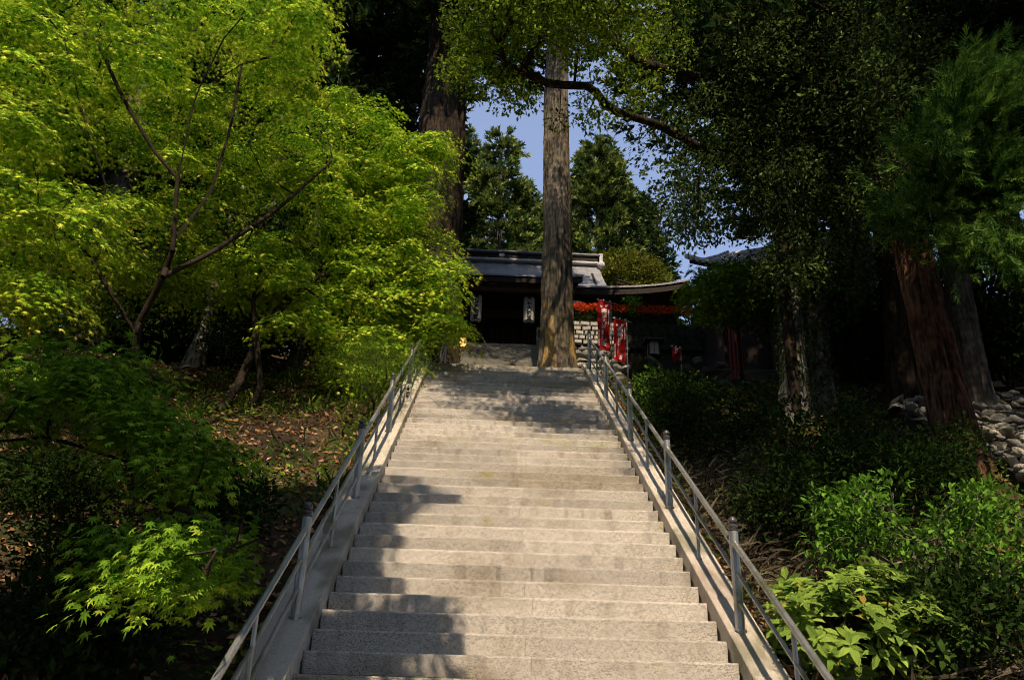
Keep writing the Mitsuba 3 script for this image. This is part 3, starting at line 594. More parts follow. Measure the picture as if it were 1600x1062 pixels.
o2 = [(np.array([at(1285, 600, 15.3), at(1270, 420, 15.3), at(1255, 300, 15.2), at(1250, 100, 14.6)]), None), (np.vstack([at(1262, 330, 15.2), at(1180, 230, 14.2), at(1110, 150, 13.6)]), 0), (np.vstack([at(1260, 300, 15.2), at(1340, 200, 14.4), at(1400, 80, 13.8)]), 0)]
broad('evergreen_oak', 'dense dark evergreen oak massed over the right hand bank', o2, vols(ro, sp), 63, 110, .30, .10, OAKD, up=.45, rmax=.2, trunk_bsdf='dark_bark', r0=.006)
# ivy-clad and bare trunks in the right hand wood
def pole_tree(name, label, b, t, Y, r, bsdf, ztop, seed, cr=None, ivy=False):
    p0, p1 = at(*b, Y), at(*t, Y); p0[2] = min(p0[2], float(zg(p0[0], p0[1])))-.2
    key = cedar(name, label, [p0, p1, p1+[(p1-p0)[0]*.6, .3, max(1, ztop-p1[2])]], [r, r*.86, .06], seed, max(p1[2]+2.5, ztop*.52), ztop, cr or 3.4, 60, 70, .55, bsdf=bsdf)
    if ivy:
        rr = np.random.default_rng(seed+5); n = 2300; h = rr.random(n)**1.1; a = rr.uniform(0, 6.28, n); q = np.stack([np.cos(a), np.sin(a), 0*a], -1)
        P = p0+(p1-p0)*h[:, None]+q*(r*1.12); leaves(key, 'ivy', RHOMB, P, rr.normal(size=(n, 3))-[0, 0, .8], q+rr.normal(0, .3, (n, 3)), .09*rr.uniform(.6, 1.3, n), colours(rr, n, OAKD), 'broad_leaf')
    return key
pole_tree('ivy_clad_tree', 'pale barked tree clad in ivy behind the stone lantern and boulders', (1238, 600), (1222, 330), 14.4, .235, 'grey_bark', 24, 71, ivy=True)
pole_tree('ivy_clad_tree', 'thinner ivy-clad tree just right of the pale barked one', (1283, 610), (1262, 330), 15.2, .19, 'grey_bark', 23, 72, ivy=True)
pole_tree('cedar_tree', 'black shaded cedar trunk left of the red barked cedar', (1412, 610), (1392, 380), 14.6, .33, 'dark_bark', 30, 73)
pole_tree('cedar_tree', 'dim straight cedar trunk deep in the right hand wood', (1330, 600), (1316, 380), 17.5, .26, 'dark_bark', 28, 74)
pole_tree('grey_trunk_tree', 'smooth grey trunk directly behind the red barked cedar', (1532, 645), (1488, 400), 13.8, .24, 'shaded_grey_bark', 22, 75)
# red barked cedar with fresh feathery sprays
p0, p1 = at(1512, 760, 11.4), at(1425, 385, 11.9); p0[2] = float(zg(p0[0], p0[1]))-.2
red = cedar('cedar_tree', 'red barked cedar with peeling vertical strips and fresh feathery sprays', [p0, p1, p1+[(p1-p0)[0]*.55, .4, 14]], [.29, .255, .06], 76, p1[2]+3.5, p1[2]+14, 4.2, 60, 80, .5, bsdf='red_bark', sides=90, amp=.06)
rc = np.random.default_rng(77)
sp = [(24, 1550, 135, 50, 48, 8.6, 10.2), (20, 1472, 232, 44, 38, 8.8, 10.4), (15, 1570, 285, 34, 42, 8.8, 10.2), (20, 1436, 332, 40, 42, 9, 10.6), (7, 1512, 375, 20, 20, 9.2, 10.2), (11, 1582, 392, 24, 34, 9, 10.2), (9, 1505, 165, 28, 28, 9, 10.2), (10, 1510, 290, 30, 30, 9.6, 10.8)]
att = vols(rc, sp); nodes, par = limbs([(np.vstack([p1+[0, 0, .8], at(1500, 300, 10.8), at(1560, 250, 10)]), None), (np.vstack([p1+[0, 0, 2], at(1490, 180, 10.8), at(1550, 120, 10)]), 0)])
arr, par, tips = grow(nodes, par, att, rc, bf=.4); R = thick(par, len(arr), tips, .006, rmax=.05); idx = np.nonzero(par >= 0)[0]
part(red, 'low_boughs', tubes(arr[par[idx]], arr[idx], R[idx]*1.1, R[idx], 5), 'twig_bark', kind='stuff')
tp, od = arr[tips], outward(tips, arr, par); m = np.repeat(np.arange(len(tp)), 24); q = len(m)
P = tp[m]+rc.normal(0, .16, (q, 3)); D = od[m]*.9+rc.normal(0, .42, (q, 3))+[0, -.25, .1]
leaves(red, 'sprays', TUFT, P, D, unit(rc.normal(size=(q, 3))), .38*rc.uniform(.6, 1.2, q), colours(rc, q, [(.035, .085, .02), (.08, .17, .03), (.18, .30, .05)], .2), 'needle_leaf')

# --- forest behind: conifers in view over the roof, dark wood left and right
def far_cedar(px, py, Y, w, h, seed, label, pal, group, size=.75, nb=90, nt=48, zlow=None):
    t = at(px, py, Y); g = float(zg(t[0], Y)); z1 = t[2]; z0 = zlow if zlow is not None else max(g+2, z1-h)
    return cedar('cedar_tree', label, [[t[0], Y, g-.5], [t[0], Y, z1]], [.4, .04], seed, z0, z1, w, nb, nt, size, pal=pal, group=group, sides=16, base=False)
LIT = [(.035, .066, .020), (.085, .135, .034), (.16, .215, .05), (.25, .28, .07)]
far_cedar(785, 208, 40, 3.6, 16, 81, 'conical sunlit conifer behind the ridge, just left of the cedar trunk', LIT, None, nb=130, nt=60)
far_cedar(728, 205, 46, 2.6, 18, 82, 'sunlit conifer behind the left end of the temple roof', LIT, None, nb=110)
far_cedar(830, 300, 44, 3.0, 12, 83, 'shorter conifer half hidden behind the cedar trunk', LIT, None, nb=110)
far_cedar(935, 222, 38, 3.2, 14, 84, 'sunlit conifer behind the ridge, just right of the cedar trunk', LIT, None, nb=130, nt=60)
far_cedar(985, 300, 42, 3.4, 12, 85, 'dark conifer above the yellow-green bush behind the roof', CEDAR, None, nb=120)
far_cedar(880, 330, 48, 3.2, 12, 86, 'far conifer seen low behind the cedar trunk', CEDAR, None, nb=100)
r9 = np.random.default_rng(91)
k = 0
for x, y in [(-7, 22), (-10, 19), (-13.5, 17), (-5.5, 26), (-9.5, 25), (-14, 24), (-18, 20), (-4.5, 31), (-9, 31), (-16, 30), (-22, 26), (-8, 38), (-18.5, 15), (-13, 13.5)]:
    g = float(zg(x, y)); h = r9.uniform(24, 30); dx = r9.normal(0, .4)
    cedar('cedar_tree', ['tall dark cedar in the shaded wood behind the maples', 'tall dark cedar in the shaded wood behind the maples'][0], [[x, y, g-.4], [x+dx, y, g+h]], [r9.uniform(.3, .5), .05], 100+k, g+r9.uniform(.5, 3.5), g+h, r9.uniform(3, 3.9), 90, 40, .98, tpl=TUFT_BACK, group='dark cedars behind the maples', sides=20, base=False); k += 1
for x, y in [(13.2, 20.5), (12, 15), (14.5, 18), (11.5, 23), (16, 22), (19, 16), (13.5, 28), (18, 28), (15, 34), (22, 22), (12.2, 12.2)]:
    g = float(zg(x, y)); h = r9.uniform(22, 28)
    cedar('cedar_tree', 'tall dark cedar in the shaded wood on the right', [[x, y, g-.4], [x+r9.normal(0, .4), y, g+h]], [r9.uniform(.3, .5), .05], 130+k, g+r9.uniform(5.5, 9), g+h, r9.uniform(3, 3.9), 80, 40, .95, tpl=TUFT_BACK, group='dark cedars on the right', sides=20, base=False); k += 1
# yellow-green round tree right behind the hall, bright maple to its right
def round_tree(name, label, cx, cy, rx, ry, Y0_, Y1_, n, ne, size, pal, seed, tpl=RHOMB, rad=.3, bsdf='broad_leaf', cat='tree'):
    r = np.random.default_rng(seed); att = ellips(r, n, cx, cy, rx, ry, Y0_, Y1_, .3); c = at(cx, cy+ry, (Y0_+Y1_)/2); g = float(zg(c[0], c[1]))
    return broad(name, label, [(np.array([[c[0], c[1], g-.2], [c[0], c[1], max(c[2], g+.5)]]), None)], att, seed, ne, rad, size, pal, bsdf=bsdf, tpl=tpl, trunk_bsdf='twig_bark', rmax=.12, cat=cat)
round_tree('round_tree', 'rounded yellow-green tree behind the right end of the temple roof', 975, 432, 52, 34, 33, 37, 110, 60, .2, [(.05, .07, .012), (.11, .13, .018), (.2, .2, .03)], 161, rad=.4)
round_tree('maple_tree', 'green maple spreading in front of the grey tiled roof on the right', 1152, 462, 72, 40, 15.5, 18.5, 80, 90, .11, [(.06, .13, .014), (.14, .26, .02), (.30, .44, .03)], 162, tpl=STAR5, bsdf='maple_leaf', rad=.3)
round_tree('maple_tree', 'shaded maple right of the red posts in the middle distance', 1230, 470, 110, 40, 15.2, 18, 80, 80, .11, [(.03, .07, .012), (.07, .15, .018), (.14, .26, .025)], 163, tpl=STAR5, bsdf='maple_leaf', rad=.32)
# ------------------------------------------------------------------ the temple hall
hall = thing('temple_hall', 'low dark wooden temple hall with a grey metal hip roof', 'temple')
CX = .3; YF, YR, YB = 26.7, 30.0, 33.3; ZR, ZE = 17.55, 14.97
def prof(v): return ZR-(ZR-ZE)*(1-(1-v)**1.45)        # concave slope, ridge to eave
nv, nu = 21, 40
vv = np.linspace(0, 1, nv); uu = np.linspace(-1, 1, nu)
def hw(v): return 3.85+.1*v+(v > .8)*((v-.8)/.2)*2.75
for s, nm in ((1, 'roof'), (-1, 'roof')):
    P = np.zeros((nv, nu, 3))
    for i, v in enumerate(vv):
        P[i, :, 0] = CX+uu*hw(v); P[i, :, 1] = YR-s*(YR-YF)*v; P[i, :, 2] = prof(v)+.46*np.abs(uu)**4*max(0, v-.8)/.2
    m = slab(P if s > 0 else P[:, ::-1], [0, 0, -.07])
    rf = part(hall, nm, m, 'copper_roof', smooth=35)
    Q = P*1; Q[:, :, 0] = CX+(Q[:, :, 0]-CX)*.992; Q[:, :, 1] += s*.05; Q[:, :, 2] -= .075; Q = Q[14:]
    part(rf, 'eave_board', slab(Q if s > 0 else Q[:, ::-1], [0, 0, -.25]), 'dark_wood')
for s in (-1, 1):                                        # hipped ends below the gables
    P = np.zeros((8, 24, 3)); w = np.linspace(-1, 1, 24)
    for i, v in enumerate(np.linspace(.801, 1, 8)):
        P[i, :, 0] = CX+s*hw(v+1e-6); P[i, :, 1] = YR+w*(YR-YF)*v; P[i, :, 2] = prof(v)+.46*np.abs(w)**4*(v-.8)/.2
    hp = part(hall, 'hip_roof', slab(P if s < 0 else P[:, ::-1], [0, 0, -.07]), 'copper_roof', smooth=35)
    Q = P*1; Q[:, :, 0] -= s*.05; Q[:, :, 2] -= .075; part(hp, 'eave_board', slab(Q if s < 0 else Q[:, ::-1], [0, 0, -.25]), 'dark_wood')
    g = np.array([[CX+s*3.45, YR-2.5, prof(.78)-.1], [CX+s*3.45, YR+2.5, prof(.78)-.1], [CX+s*3.45, YR, ZR-.1], [CX+s*3.55, YR-2.5, prof(.78)-.1], [CX+s*3.55, YR+2.5, prof(.78)-.1], [CX+s*3.55, YR, ZR-.1]])
    part(hall, 'gable', trimesh.convex.convex_hull(g), 'dark_wood')
rg = part(hall, 'ridge', box(CX-3.8, CX+3.8, YR-.2, YR+.2, ZR+.02, ZR+.32, .02), 'dark_wood')
part(rg, 'coping', box(CX-3.88, CX+3.88, YR-.3, YR+.3, ZR+.323, ZR+.41, .03), 'copper_roof')
part(rg, 'base_moulding', box(CX-3.82, CX+3.82, YR-.235, YR+.235, ZR-.02, ZR+.085, .02), 'grey_tile')
for s in (-1, 1):
    m = cat_([trimesh.creation.icosphere(2, .16), trimesh.creation.box([.14, .5, .5])]); m.vertices[:162] += [0, -.28, -.3]
    part(rg, 'end_ornament', move(m, [CX+s*3.92, YR, ZR+.2]), 'grey_tile')
for x in (-2.9, -.1, 2.6):                               # crests on the ridge face
    part(rg, 'crest', move(rod([0, 0, 0], [0, -.04, 0], .10, n=16), [CX+x, YR-.205, ZR+.22]), 'copper_roof')
# porch roof
P = np.zeros((10, 30, 3)); w = np.linspace(-1, 1, 30)
for i, v in enumerate(np.linspace(0, 1, 10)):
    P[i, :, 0] = .28+w*(2.62+.05*v); P[i, :, 1] = 28.6-3.6*v; P[i, :, 2] = 16.12-1.66*v+.10*np.abs(w)**4*v
pr = part(hall, 'porch_roof', slab(P, [0, 0, -.07]), 'copper_roof')
Q = P*1; Q[:, :, 0] = .28+(Q[:, :, 0]-.28)*.99; Q[:, :, 1] += .05; Q[:, :, 2] -= .075
part(pr, 'eave_board', slab(Q, [0, 0, -.2]), 'dark_wood')
for i, x in enumerate(np.linspace(-2.2, 2.76, 34)):
    part(pr, 'rafter', rod([x, 25.1, 14.19], [x, 27.6, 15.34], .032, n=4), 'brown_wood')
for i, x in enumerate(np.linspace(2.9, 6.1, 26)):
    k = max(0, (x-3.4)/2.7); part(hall, 'rafter', rod([x, 26.85, 14.74+.26*k**4], [x, 28.6, 15.3+.15*k**4], .035, n=4), 'brown_wood')
for i, y in enumerate(np.linspace(26.9, 30, 18)):
    k = max(0, (29.4-y)/2.6); part(hall, 'rafter', rod([5.95, y, 14.74+.26*k**4], [4.4, y, 15.25+.15*k**4], .035, n=4), 'brown_wood')
for i, x in enumerate(np.linspace(-5.5, -2.5, 22)):
    k = max(0, (-2.8-x)/2.7); part(hall, 'rafter', rod([x, 26.85, 14.74+.26*k**4], [x, 28.6, 15.3+.15*k**4], .035, n=4), 'brown_wood')
part(hall, 'foundation', box(-4.3, 4.9, 25.0, 33, 9.8, 11.55, .03), 'stone')
part(hall, 'wall', box(-3.7, 4.3, 28.05, 32.5, 11.56, 15.2, .02), 'dark_wood')
for x in np.linspace(-3.7, 4.3, 6): part(hall, 'column', rod([x, 28.0, 11.56], [x, 28.0, 14.9], .13, n=16), 'dark_wood', smooth=40)
for x in (-1.75, 2.3):
    part(hall, 'porch_post', box(x-.12, x+.12, 25.3, 25.54, 11.56, 14.2, .02), 'dark_wood')
part(hall, 'porch_beam', box(-2.2, 2.75, 25.32, 25.52, 14.02, 14.22, .03), 'brown_wood')
part(hall, 'wall_beam', box(-3.8, 4.4, 27.9, 28.04, 14.2, 14.5, .02), 'brown_wood')
for x in np.linspace(-2.9, 2.5, 5):
    d = part(hall, 'lattice_door', box(x-.02, x+1.1, 27.96, 28.0, 11.7, 13.9, .01), 'dark_wood')
    for i in range(5): part(d, 'muntin', box(x+.1+.2*i, x+.13+.2*i, 27.93, 27.957, 11.9, 13.7, .004), 'brown_wood')
def long_lantern(px, py0, py1, label, text, lit=0):
    a, b_ = at(px, py0, 25.85), at(px, py1, 25.85); h = a[2]-b_[2]; r_ = .19
    k = thing('paper_lantern', label, 'lantern', 'long white lanterns hanging under the porch')
    z = np.linspace(0, 1, 34); pf = [(0.02, b_[2])]+[(r_*(min(1, (min(t, 1-t)/.09+.02))**.45)*(1+.02*math.sin(t*95)), b_[2]+t*h) for t in z]+[(0.02, a[2])]
    m = move(lathe([(max(p, .01), q-b_[2]) for p, q in pf], 24), [a[0], a[1], b_[2]]); part(k, 'paper', m, 'paper', smooth=30)
    for zz in (b_[2]-.02, a[2]-.04): part(k, 'rim', move(lathe([(0, 0), (.1, 0), (.1, .06), (0, .06)], 20), [a[0], a[1], zz]), 'black_ink')
    part(k, 'cord', rod([a[0], a[1], a[2]], [a[0], a[1], a[2]+.3], .008, n=6), 'black_ink')
    def bend(v): 
        x = v[:, 0]-a[0]; v = v.copy(); v[:, 1] = a[1]-np.sqrt(np.maximum(r_**2-x**2, .002))-.012+(v[:, 1]-a[1])*.3; return v
    part(k, 'lettering', column(text, h*.172, [a[0], a[1], a[2]-h*.13], 0, bend), 'black_ink')
long_lantern(745, 459, 504, 'white paper lantern with black characters hanging left under the porch', '常石大師堂')
long_lantern(827, 463, 506, 'white paper lantern with black characters hanging right under the porch, near the cedar', '常石大師堂')
def box_lantern(p, label, w=.30, h=.36, roof=.5, post=None, name='garden_lantern', pane='paper'):
    k = thing(name, label, 'lantern'); x, y, z = p
    part(k, 'frame', cat_([box(x+sx*w/2-.02, x+sx*w/2+.02, y+sy*w/2-.02, y+sy*w/2+.02, z, z+h, .004) for sx in (-1, 1) for sy in (-1, 1)]+[box(x-w/2-.02, x+w/2+.02, y-w/2-.02, y+w/2+.02, z-.03, z, .004)]), 'dark_wood')
    part(k, 'pane', box(x-w/2+.02, x+w/2-.02, y-w/2+.01, y+w/2-.01, z+.003, z+h-.003, .003), pane)
    for i in range(3):
        part(k, 'muntin', box(x-w/2+.03+i*(w-.07)/2, x-w/2+.04+i*(w-.07)/2, y-w/2-.004, y-w/2+.006, z+.01, z+h-.01, .002), 'dark_wood')
    v = np.array([[x+sx*roof/2, y+sy*roof/2, z+h] for sx in (-1, 1) for sy in (-1, 1)]+[[x+sx*roof*.42, y+sy*roof*.05, z+h+.14] for sx in (-1, 1) for sy in (-1, 1)]+[[x+sx*roof/2, y+sy*roof/2, z+h+.035] for sx in (-1, 1) for sy in (-1, 1)])
    part(k, 'roof', trimesh.convex.convex_hull(v), 'copper_roof' if post is None else 'dark_wood')
    if post: part(k, 'post', box(x-.05, x+.05, y-.05, y+.05, post, z-.03, .01), 'dark_wood')
    return k
lp = at(1021, 556, 19.6); box_lantern(lp, 'dark roofed wooden lantern with white panes among the boulders', post=float(zg(lp[0], lp[1]))-.2)
lp = at(900, 486, 24.6); box_lantern(lp, 'small white lantern on the hall front, right of the cedar trunk', w=.2, h=.22, roof=.36, name='eave_lantern')
ol = at(723, 541, 22.6); k = thing('paper_lantern', 'small glowing orange lantern beside the upper steps below the maple tip', 'lantern')
scene[k+'__shade'] = mikit.ply(move(lathe([(.03, 0), (.075, .02), (.095, .1), (.095, .18), (.075, .26), (.03, .28)], 18), ol), 'lamp_paper', smooth=40, emitter={'type': 'area', 'radiance': {'type': 'rgb', 'value': (.55, .26, .06)}})
part(k, 'rim', move(lathe([(0, 0), (.05, 0), (.05, .03), (0, .03)], 16), ol+[0, 0, .28]), 'black_ink')
part(k, 'hook', rod(ol+[0, 0, .3], ol+[0, 0, .5], .006), 'black_ink'); part(k, 'bracket', rod(ol+[0, 0, .5], ol+[-.35, 0, .5], .012), 'black_ink')
part(k, 'pole', rod([ol[0]-.35, ol[1], float(zg(ol[0]-.6, ol[1]))-.9], ol+[-.35, 0, .55], .02), 'black_ink')
sp_ = at(843, 552, 23.4); k = thing('stone_pillar', 'pale inscribed stone pillar between the porch steps and the cedar trunk', 'stone pillar')
part(k, 'shaft', box(sp_[0]-.1, sp_[0]+.1, sp_[1]-.1, sp_[1]+.1, sp_[2]-.6, at(843, 513, 23.4)[2], .02), 'stone')
part(k, 'lettering', column('奉納', .13, [sp_[0], sp_[1]-.101, at(843, 520, 23.4)[2]], 0), 'black_ink')
ms_ = at(718, 392, 31); k = thing('lightning_rod', 'thin metal rod with guy wires above the left part of the roof ridge', 'lightning rod')
part(k, 'mast', rod([ms_[0], 31, 16.9], at(718, 348, 31), .022, n=8), 'steel')
for dx in (-1.4, 1.2): part(k, 'guy_wire', rod([ms_[0], 31, 19.2], [ms_[0]+dx, 31.2, 16.9], .006, n=5), 'steel')

# --- second hall with a grey tiled roof at the right
h2 = thing('tiled_hall', 'hall with a grey tiled roof showing between the trees on the right', 'temple building')
c0, c1 = at(1078, 423, 25), at(1240, 372, 25)
zc = lambda x: c0[2]+(c1[2]-c0[2])*np.clip((x-c0[0])/(c1[0]-c0[0]), 0, 9)*.62
x0h, x1h = c0[0], c0[0]+7.5
def eave2(x): return c0[2]-.12+.55*np.clip(1-(x-x0h)/2.6, 0, 1)**2+.18*(x-x0h)
P = np.zeros((8, 30, 3)); xs = np.linspace(x0h, x1h, 30)
for i, v in enumerate(np.linspace(0, 1, 8)):
    P[i, :, 0] = xs+(1-(xs-x0h)/(x1h-x0h))*v*2.2; P[i, :, 1] = 25+2.8*v; P[i, :, 2] = eave2(xs)+1.9*v**1.2
roof2 = part(h2, 'roof', slab(P[::-1], [0, 0, -.14]), 'dark_wood', smooth=35)
for i, x in enumerate(np.arange(x0h+.05, x1h-.1, .21)):
    q = [[x+(1-(x-x0h)/(x1h-x0h))*v*2.2, 25+2.8*v-.03, eave2(x)+1.9*v**1.2+.03] for v in (0, .35, .7, 1)]
    part(roof2, 'tile', join([rod(a_, b_, .062, n=8) for a_, b_ in zip(q[:-1], q[1:])]+[move(rod([0, 0, 0], [0, -.05, 0], .075, n=10), q[0])]), 'grey_tile', smooth=40)
part(h2, 'ridge', join([rod([x0h+2.2, 27.8, eave2(x0h)+1.72], [x1h, 27.8, eave2(x1h)+2.1], .16, n=10)]), 'grey_tile')
part(h2, 'hip_ridge', join([rod([x0h-.1, 24.95, eave2(x0h)+.1], [x0h+.9, 26.1, eave2(x0h)+.55], .09), rod([x0h+.9, 26.1, eave2(x0h)+.55], [x0h+2.2, 27.8, eave2(x0h)+1.75], .1)]), 'grey_tile')
part(h2, 'wall', box(x0h+1.2, x1h, 26.3, 30, 8, float(eave2(x0h+2))+.2, .02), 'dark_wood')
for i in range(4): part(h2, 'column', rod([x0h+1.2+i*1.9, 26.2, 8], [x0h+1.2+i*1.9, 26.2, float(eave2(x0h+2))+.2], .13), 'brown_wood')

# ------------------------------------------------------------------ walls, boulders, cobbles
def pebble(r, sx, sy, sz):
    m = trimesh.creation.icosphere(1); v = m.vertices*(1+.44*(meshkit.noise(m.vertices*1.3+r.uniform(0, 50, 3), 7)-.5))[:, None]
    return v*np.array([sx, sy, sz])/2, m.faces
rw = np.random.default_rng(171)
CHIPS = [mikit.ply(trimesh.convex.convex_hull(rw.normal(size=(11, 3))*[.33, .33, .3]), 'stone') for _ in range(7)]
MOSSY = [mikit.ply(trimesh.convex.convex_hull(rw.normal(size=(16, 3))*[.33, .33, .3]), 'mossy_stone') for _ in range(7)]
STONES = [mikit.ply(pebble(rw, 1, 1, 1), 'stone', smooth=60) for _ in range(6)]
PALES = [mikit.ply(cbox(1, 1, 1, .08), 'pale_stone') for _ in range(1)]
def lay(parent, name, src, p, s, rot):
    M = T().translate(list(map(float, p))).rotate([0, 0, 1], float(rot[2])).rotate([1, 0, 0], float(rot[0])).rotate([0, 1, 0], float(rot[1])).scale(list(map(float, s)))
    part(parent, name, src[int(rw.integers(len(src)))], None, M=M)
wl = thing('stone_wall', 'rough retaining wall of dark rounded stones beside the cedar base', 'stone wall')
part(wl, 'core', box(1.95, 6.2, 22.15, 22.6, 7.4, 11.4, .02), 'joint')
z = 8.15
while z < 10.62:
    x = 2.0+rw.uniform(0, .2)
    while x < 3.75:
        w_, h_ = rw.uniform(.2, .36), rw.uniform(.16, .24); lay(wl, 'stone', STONES, [x+w_/2, 22.1, z+h_/2+rw.normal(0, .015)], [w_*1.12, .3, h_*1.15], [rw.normal(0, 8), rw.normal(0, 10), rw.normal(0, 10)]); x += w_*.98
    z += .185
wl2 = thing('stone_wall', 'pale sunlit wall of stacked white blocks behind the red banners', 'stone wall')
part(wl2, 'core', box(1.98, 6.0, 22.02, 22.14, 10.7, 11.5, .02), 'joint')
z = 10.74
while z < 11.42:
    x = 2.1+rw.uniform(0, .15)
    while x < 3.5:
        w_ = rw.uniform(.18, .34); lay(wl2, 'stone', PALES, [x+w_/2, 21.97, z+.06], [w_*.84, .14, .105], [rw.normal(0, 3), rw.normal(0, 4), rw.normal(0, 4)]); x += w_
    z += .142
# boulders on the slope below the wall
bd = [(1000, 560), (1018, 566), (1035, 578), (1052, 575), (1068, 590), (1085, 582), (1100, 592), (1078, 570), (1120, 588), (1140, 575), (1160, 590), (1105, 575), (1046, 595), (1125, 565), (1150, 600), (985, 575), (1062, 556), (1090, 556)]
bl_ = ['rounded', 'flat topped', 'mossy', 'small pale', 'dark', 'grey']
gb = thing('rock_garden', 'bank of pale and mossy boulders around the wooden lantern and third red banner', 'boulders')
for i, (px, py) in enumerate(bd):
    p = at(px, py+4, 18.6+rw.uniform(-.8, .8)); p[2] = max(p[2]-.05, float(zg(p[0], p[1]))); s = rw.uniform(.2, .42)
    lay(gb, 'stone', MOSSY, p, [s*1.3, s, s*.75], [rw.normal(0, 12), rw.normal(0, 12), rw.uniform(0, 180)])
rr_, fine = rw, []
for i in range(150):
    p = at(rw.uniform(990, 1200), rw.uniform(560, 625), 18.3+rw.uniform(-1, 1)); p[2] = float(zg(p[0], p[1]))+.25+rw.uniform(0, .5)*(p[1] > 18); s = rw.uniform(.1, .24)
    lay(gb, 'stone', MOSSY, p, [s*1.3, s, s*.7], [rw.normal(0, 15), rw.normal(0, 15), rw.uniform(0, 180)])
# cobbled embankment at the right edge
em = thing('cobble_embankment', 'sloping embankment faced with loose grey cobbles at the right edge', 'embankment')
E0, EX, EY = at(1545, 760, 10.9), None, None
ex0, ex1, ey0, ey1 = 7.25, 9.6, 10.2, 14.2
def ez(x, y): return float(4.1+(y-ey0)*.62+(x-ex0)*.12)
core = np.array([[[x, y, ez(x, y)-.10] for x in np.linspace(ex0, ex1, 6)] for y in np.linspace(ey0, ey1, 6)])
part(em, 'core', slab(core[:, ::-1], [0, 0, -1.8]), 'joint')
n_ = 0
y = ey0
while y < ey1:
    x = ex0+rw.uniform(0, .15)
    while x < ex1:
        s = rw.uniform(.14, .27)
        if n_ < 300 and x < ex1: lay(em, 'stone', CHIPS if rw.random() < .5 else STONES, [x, y+rw.normal(0, .04), ez(x, y)-.03+rw.normal(0, .02)], [s*1.2, s*1.0, s*.55], [30+rw.normal(0, 14), rw.normal(0, 14), rw.uniform(0, 180)]); n_ += 1
        x += s*.98
    y += .20

# ------------------------------------------------------------------ banners, posts
def banner(px0, px1, py0, py1, Y, text, label, tilt=.12, top=True, side=True):
    a, b_, c_ = at(px0, py0, Y), at(px1, py0, Y), at((px0+px1)/2, py1, Y); w = b_[0]-a[0]; h = a[2]-c_[2]; k = thing('banner', label, 'banner', None)
    nx, nz = 10, 26; U, W = np.meshgrid(np.linspace(0, 1, nx), np.linspace(0, 1, nz), indexing='ij')
    wav = lambda u, t: .03*np.sin(u*4+t*5)*(.3+t)+.02*np.sin(t*9+u*2)
    lean = c_[0]-(a[0]+b_[0])/2
    P = np.stack([a[0]+U*w+W*lean, Y+wav(U, W), a[2]-W*h-.14*w*U], -1)
    cl = part(k, 'cloth', slab(P, [0, .006, 0]), 'red_cloth', smooth=True)
    def bend(v):
        t = np.clip((a[2]-v[:, 2])/h, 0, 1); u = np.clip((v[:, 0]-a[0]-t*lean)/w, 0, 1); v = v.copy(); v[:, 0] += t*lean*1.0; v[:, 1] = Y+wav(u, t)-.006+(v[:, 1]-Y)*.5; return v
    gs = w*.46
    if top: part(cl, 'small_lettering', join([(bend(v), f) for v, f in [upright(glyph(c, w*.24), [a[0]+w*q, Y, a[2]-w*.55]) for c, q in (('奉', .30), ('納', .72))]]), 'white_print')
    z1 = a[2]-w*(.95 if top else .3); n = min(len(text), int((h-w*(.95 if top else .3))/(gs*.98)+.35))
    part(cl, 'lettering', column(text[:n], gs, [a[0]+w*.52, Y, z1], 0, bend), 'white_print')
    if side:
        for u0, t0, t1 in ((.82, .19, .48), (.06, .62, .93)):
            if t1*h < h: 
                tt = np.linspace(t0, t1, 9); Q = np.stack([np.stack([a[0]+(u0+du)*w+tt*lean, Y+wav(u0+du, tt)-.005, a[2]-tt*h-.14*w*u0], -1) for du in (0, .10)])
                part(cl, 'side_panel', slab(Q, [0, -.003, 0]), 'white_print')
    xr = b_[0]+.06*w; g = float(zg(xr, Y))
    part(k, 'pole', rod([xr+.02+lean, Y+.03, g-.3], [xr, Y+.03, a[2]+.03-.1*w], .013, n=8), 'steel')
    part(k, 'arm', rod([a[0]-.03, Y+.02, a[2]+.02], [xr+.42*w, Y+.02, a[2]-.03-.18*w], .009, n=8), 'steel')
    for i, u in enumerate((.03, .5, .95)): part(k, 'loop', rod([a[0]+u*w, Y-.005, a[2]-.14*w*u-.01], [a[0]+u*w, Y+.01, a[2]+.035-.16*w*u], .016, n=6), 'white_print')
    for t in (.42, .72): part(k, 'side_loop', rod([a[0]+w*.97+t*lean, Y+.0, a[2]-t*h], [xr+.03+t*lean, Y+.03, a[2]-t*h], .010, n=6), 'white_print')
banner(934, 953, 468, 545, 18.9, '南無大師遍照金剛', 'taller red banner with white characters, nearest the cedar trunk')
banner(959, 978, 497, 563, 17.8, '南無虚空蔵菩薩', 'red banner with white characters just right of the taller one')
banner(1050, 1063, 541, 561, 18.2, '奉納', 'small red banner among the boulders right of the wooden lantern', top=False, side=False)
for i, px in enumerate((1138, 1144, 1150, 1155)):
    p = at(px, 528, 20); k = thing('red_post', ['thin red wooden post in the shade under the maple, first of four', 'thin red wooden post in the shade under the maple, second of four', 'thin red wooden post in the shade under the maple, third of four', 'thin red wooden post in the shade under the maple, last of four'][i], 'post')
    part(k, 'shaft', rod([p[0], 20, float(zg(p[0], 20))-.2], at(px, 500, 20), .03, n=8), 'red_paint'); part(k, 'finial', move(lathe([(0, 0), (.036, 0), (.036, .05), (0, .07)], 8), at(px, 500, 20)), 'red_paint')

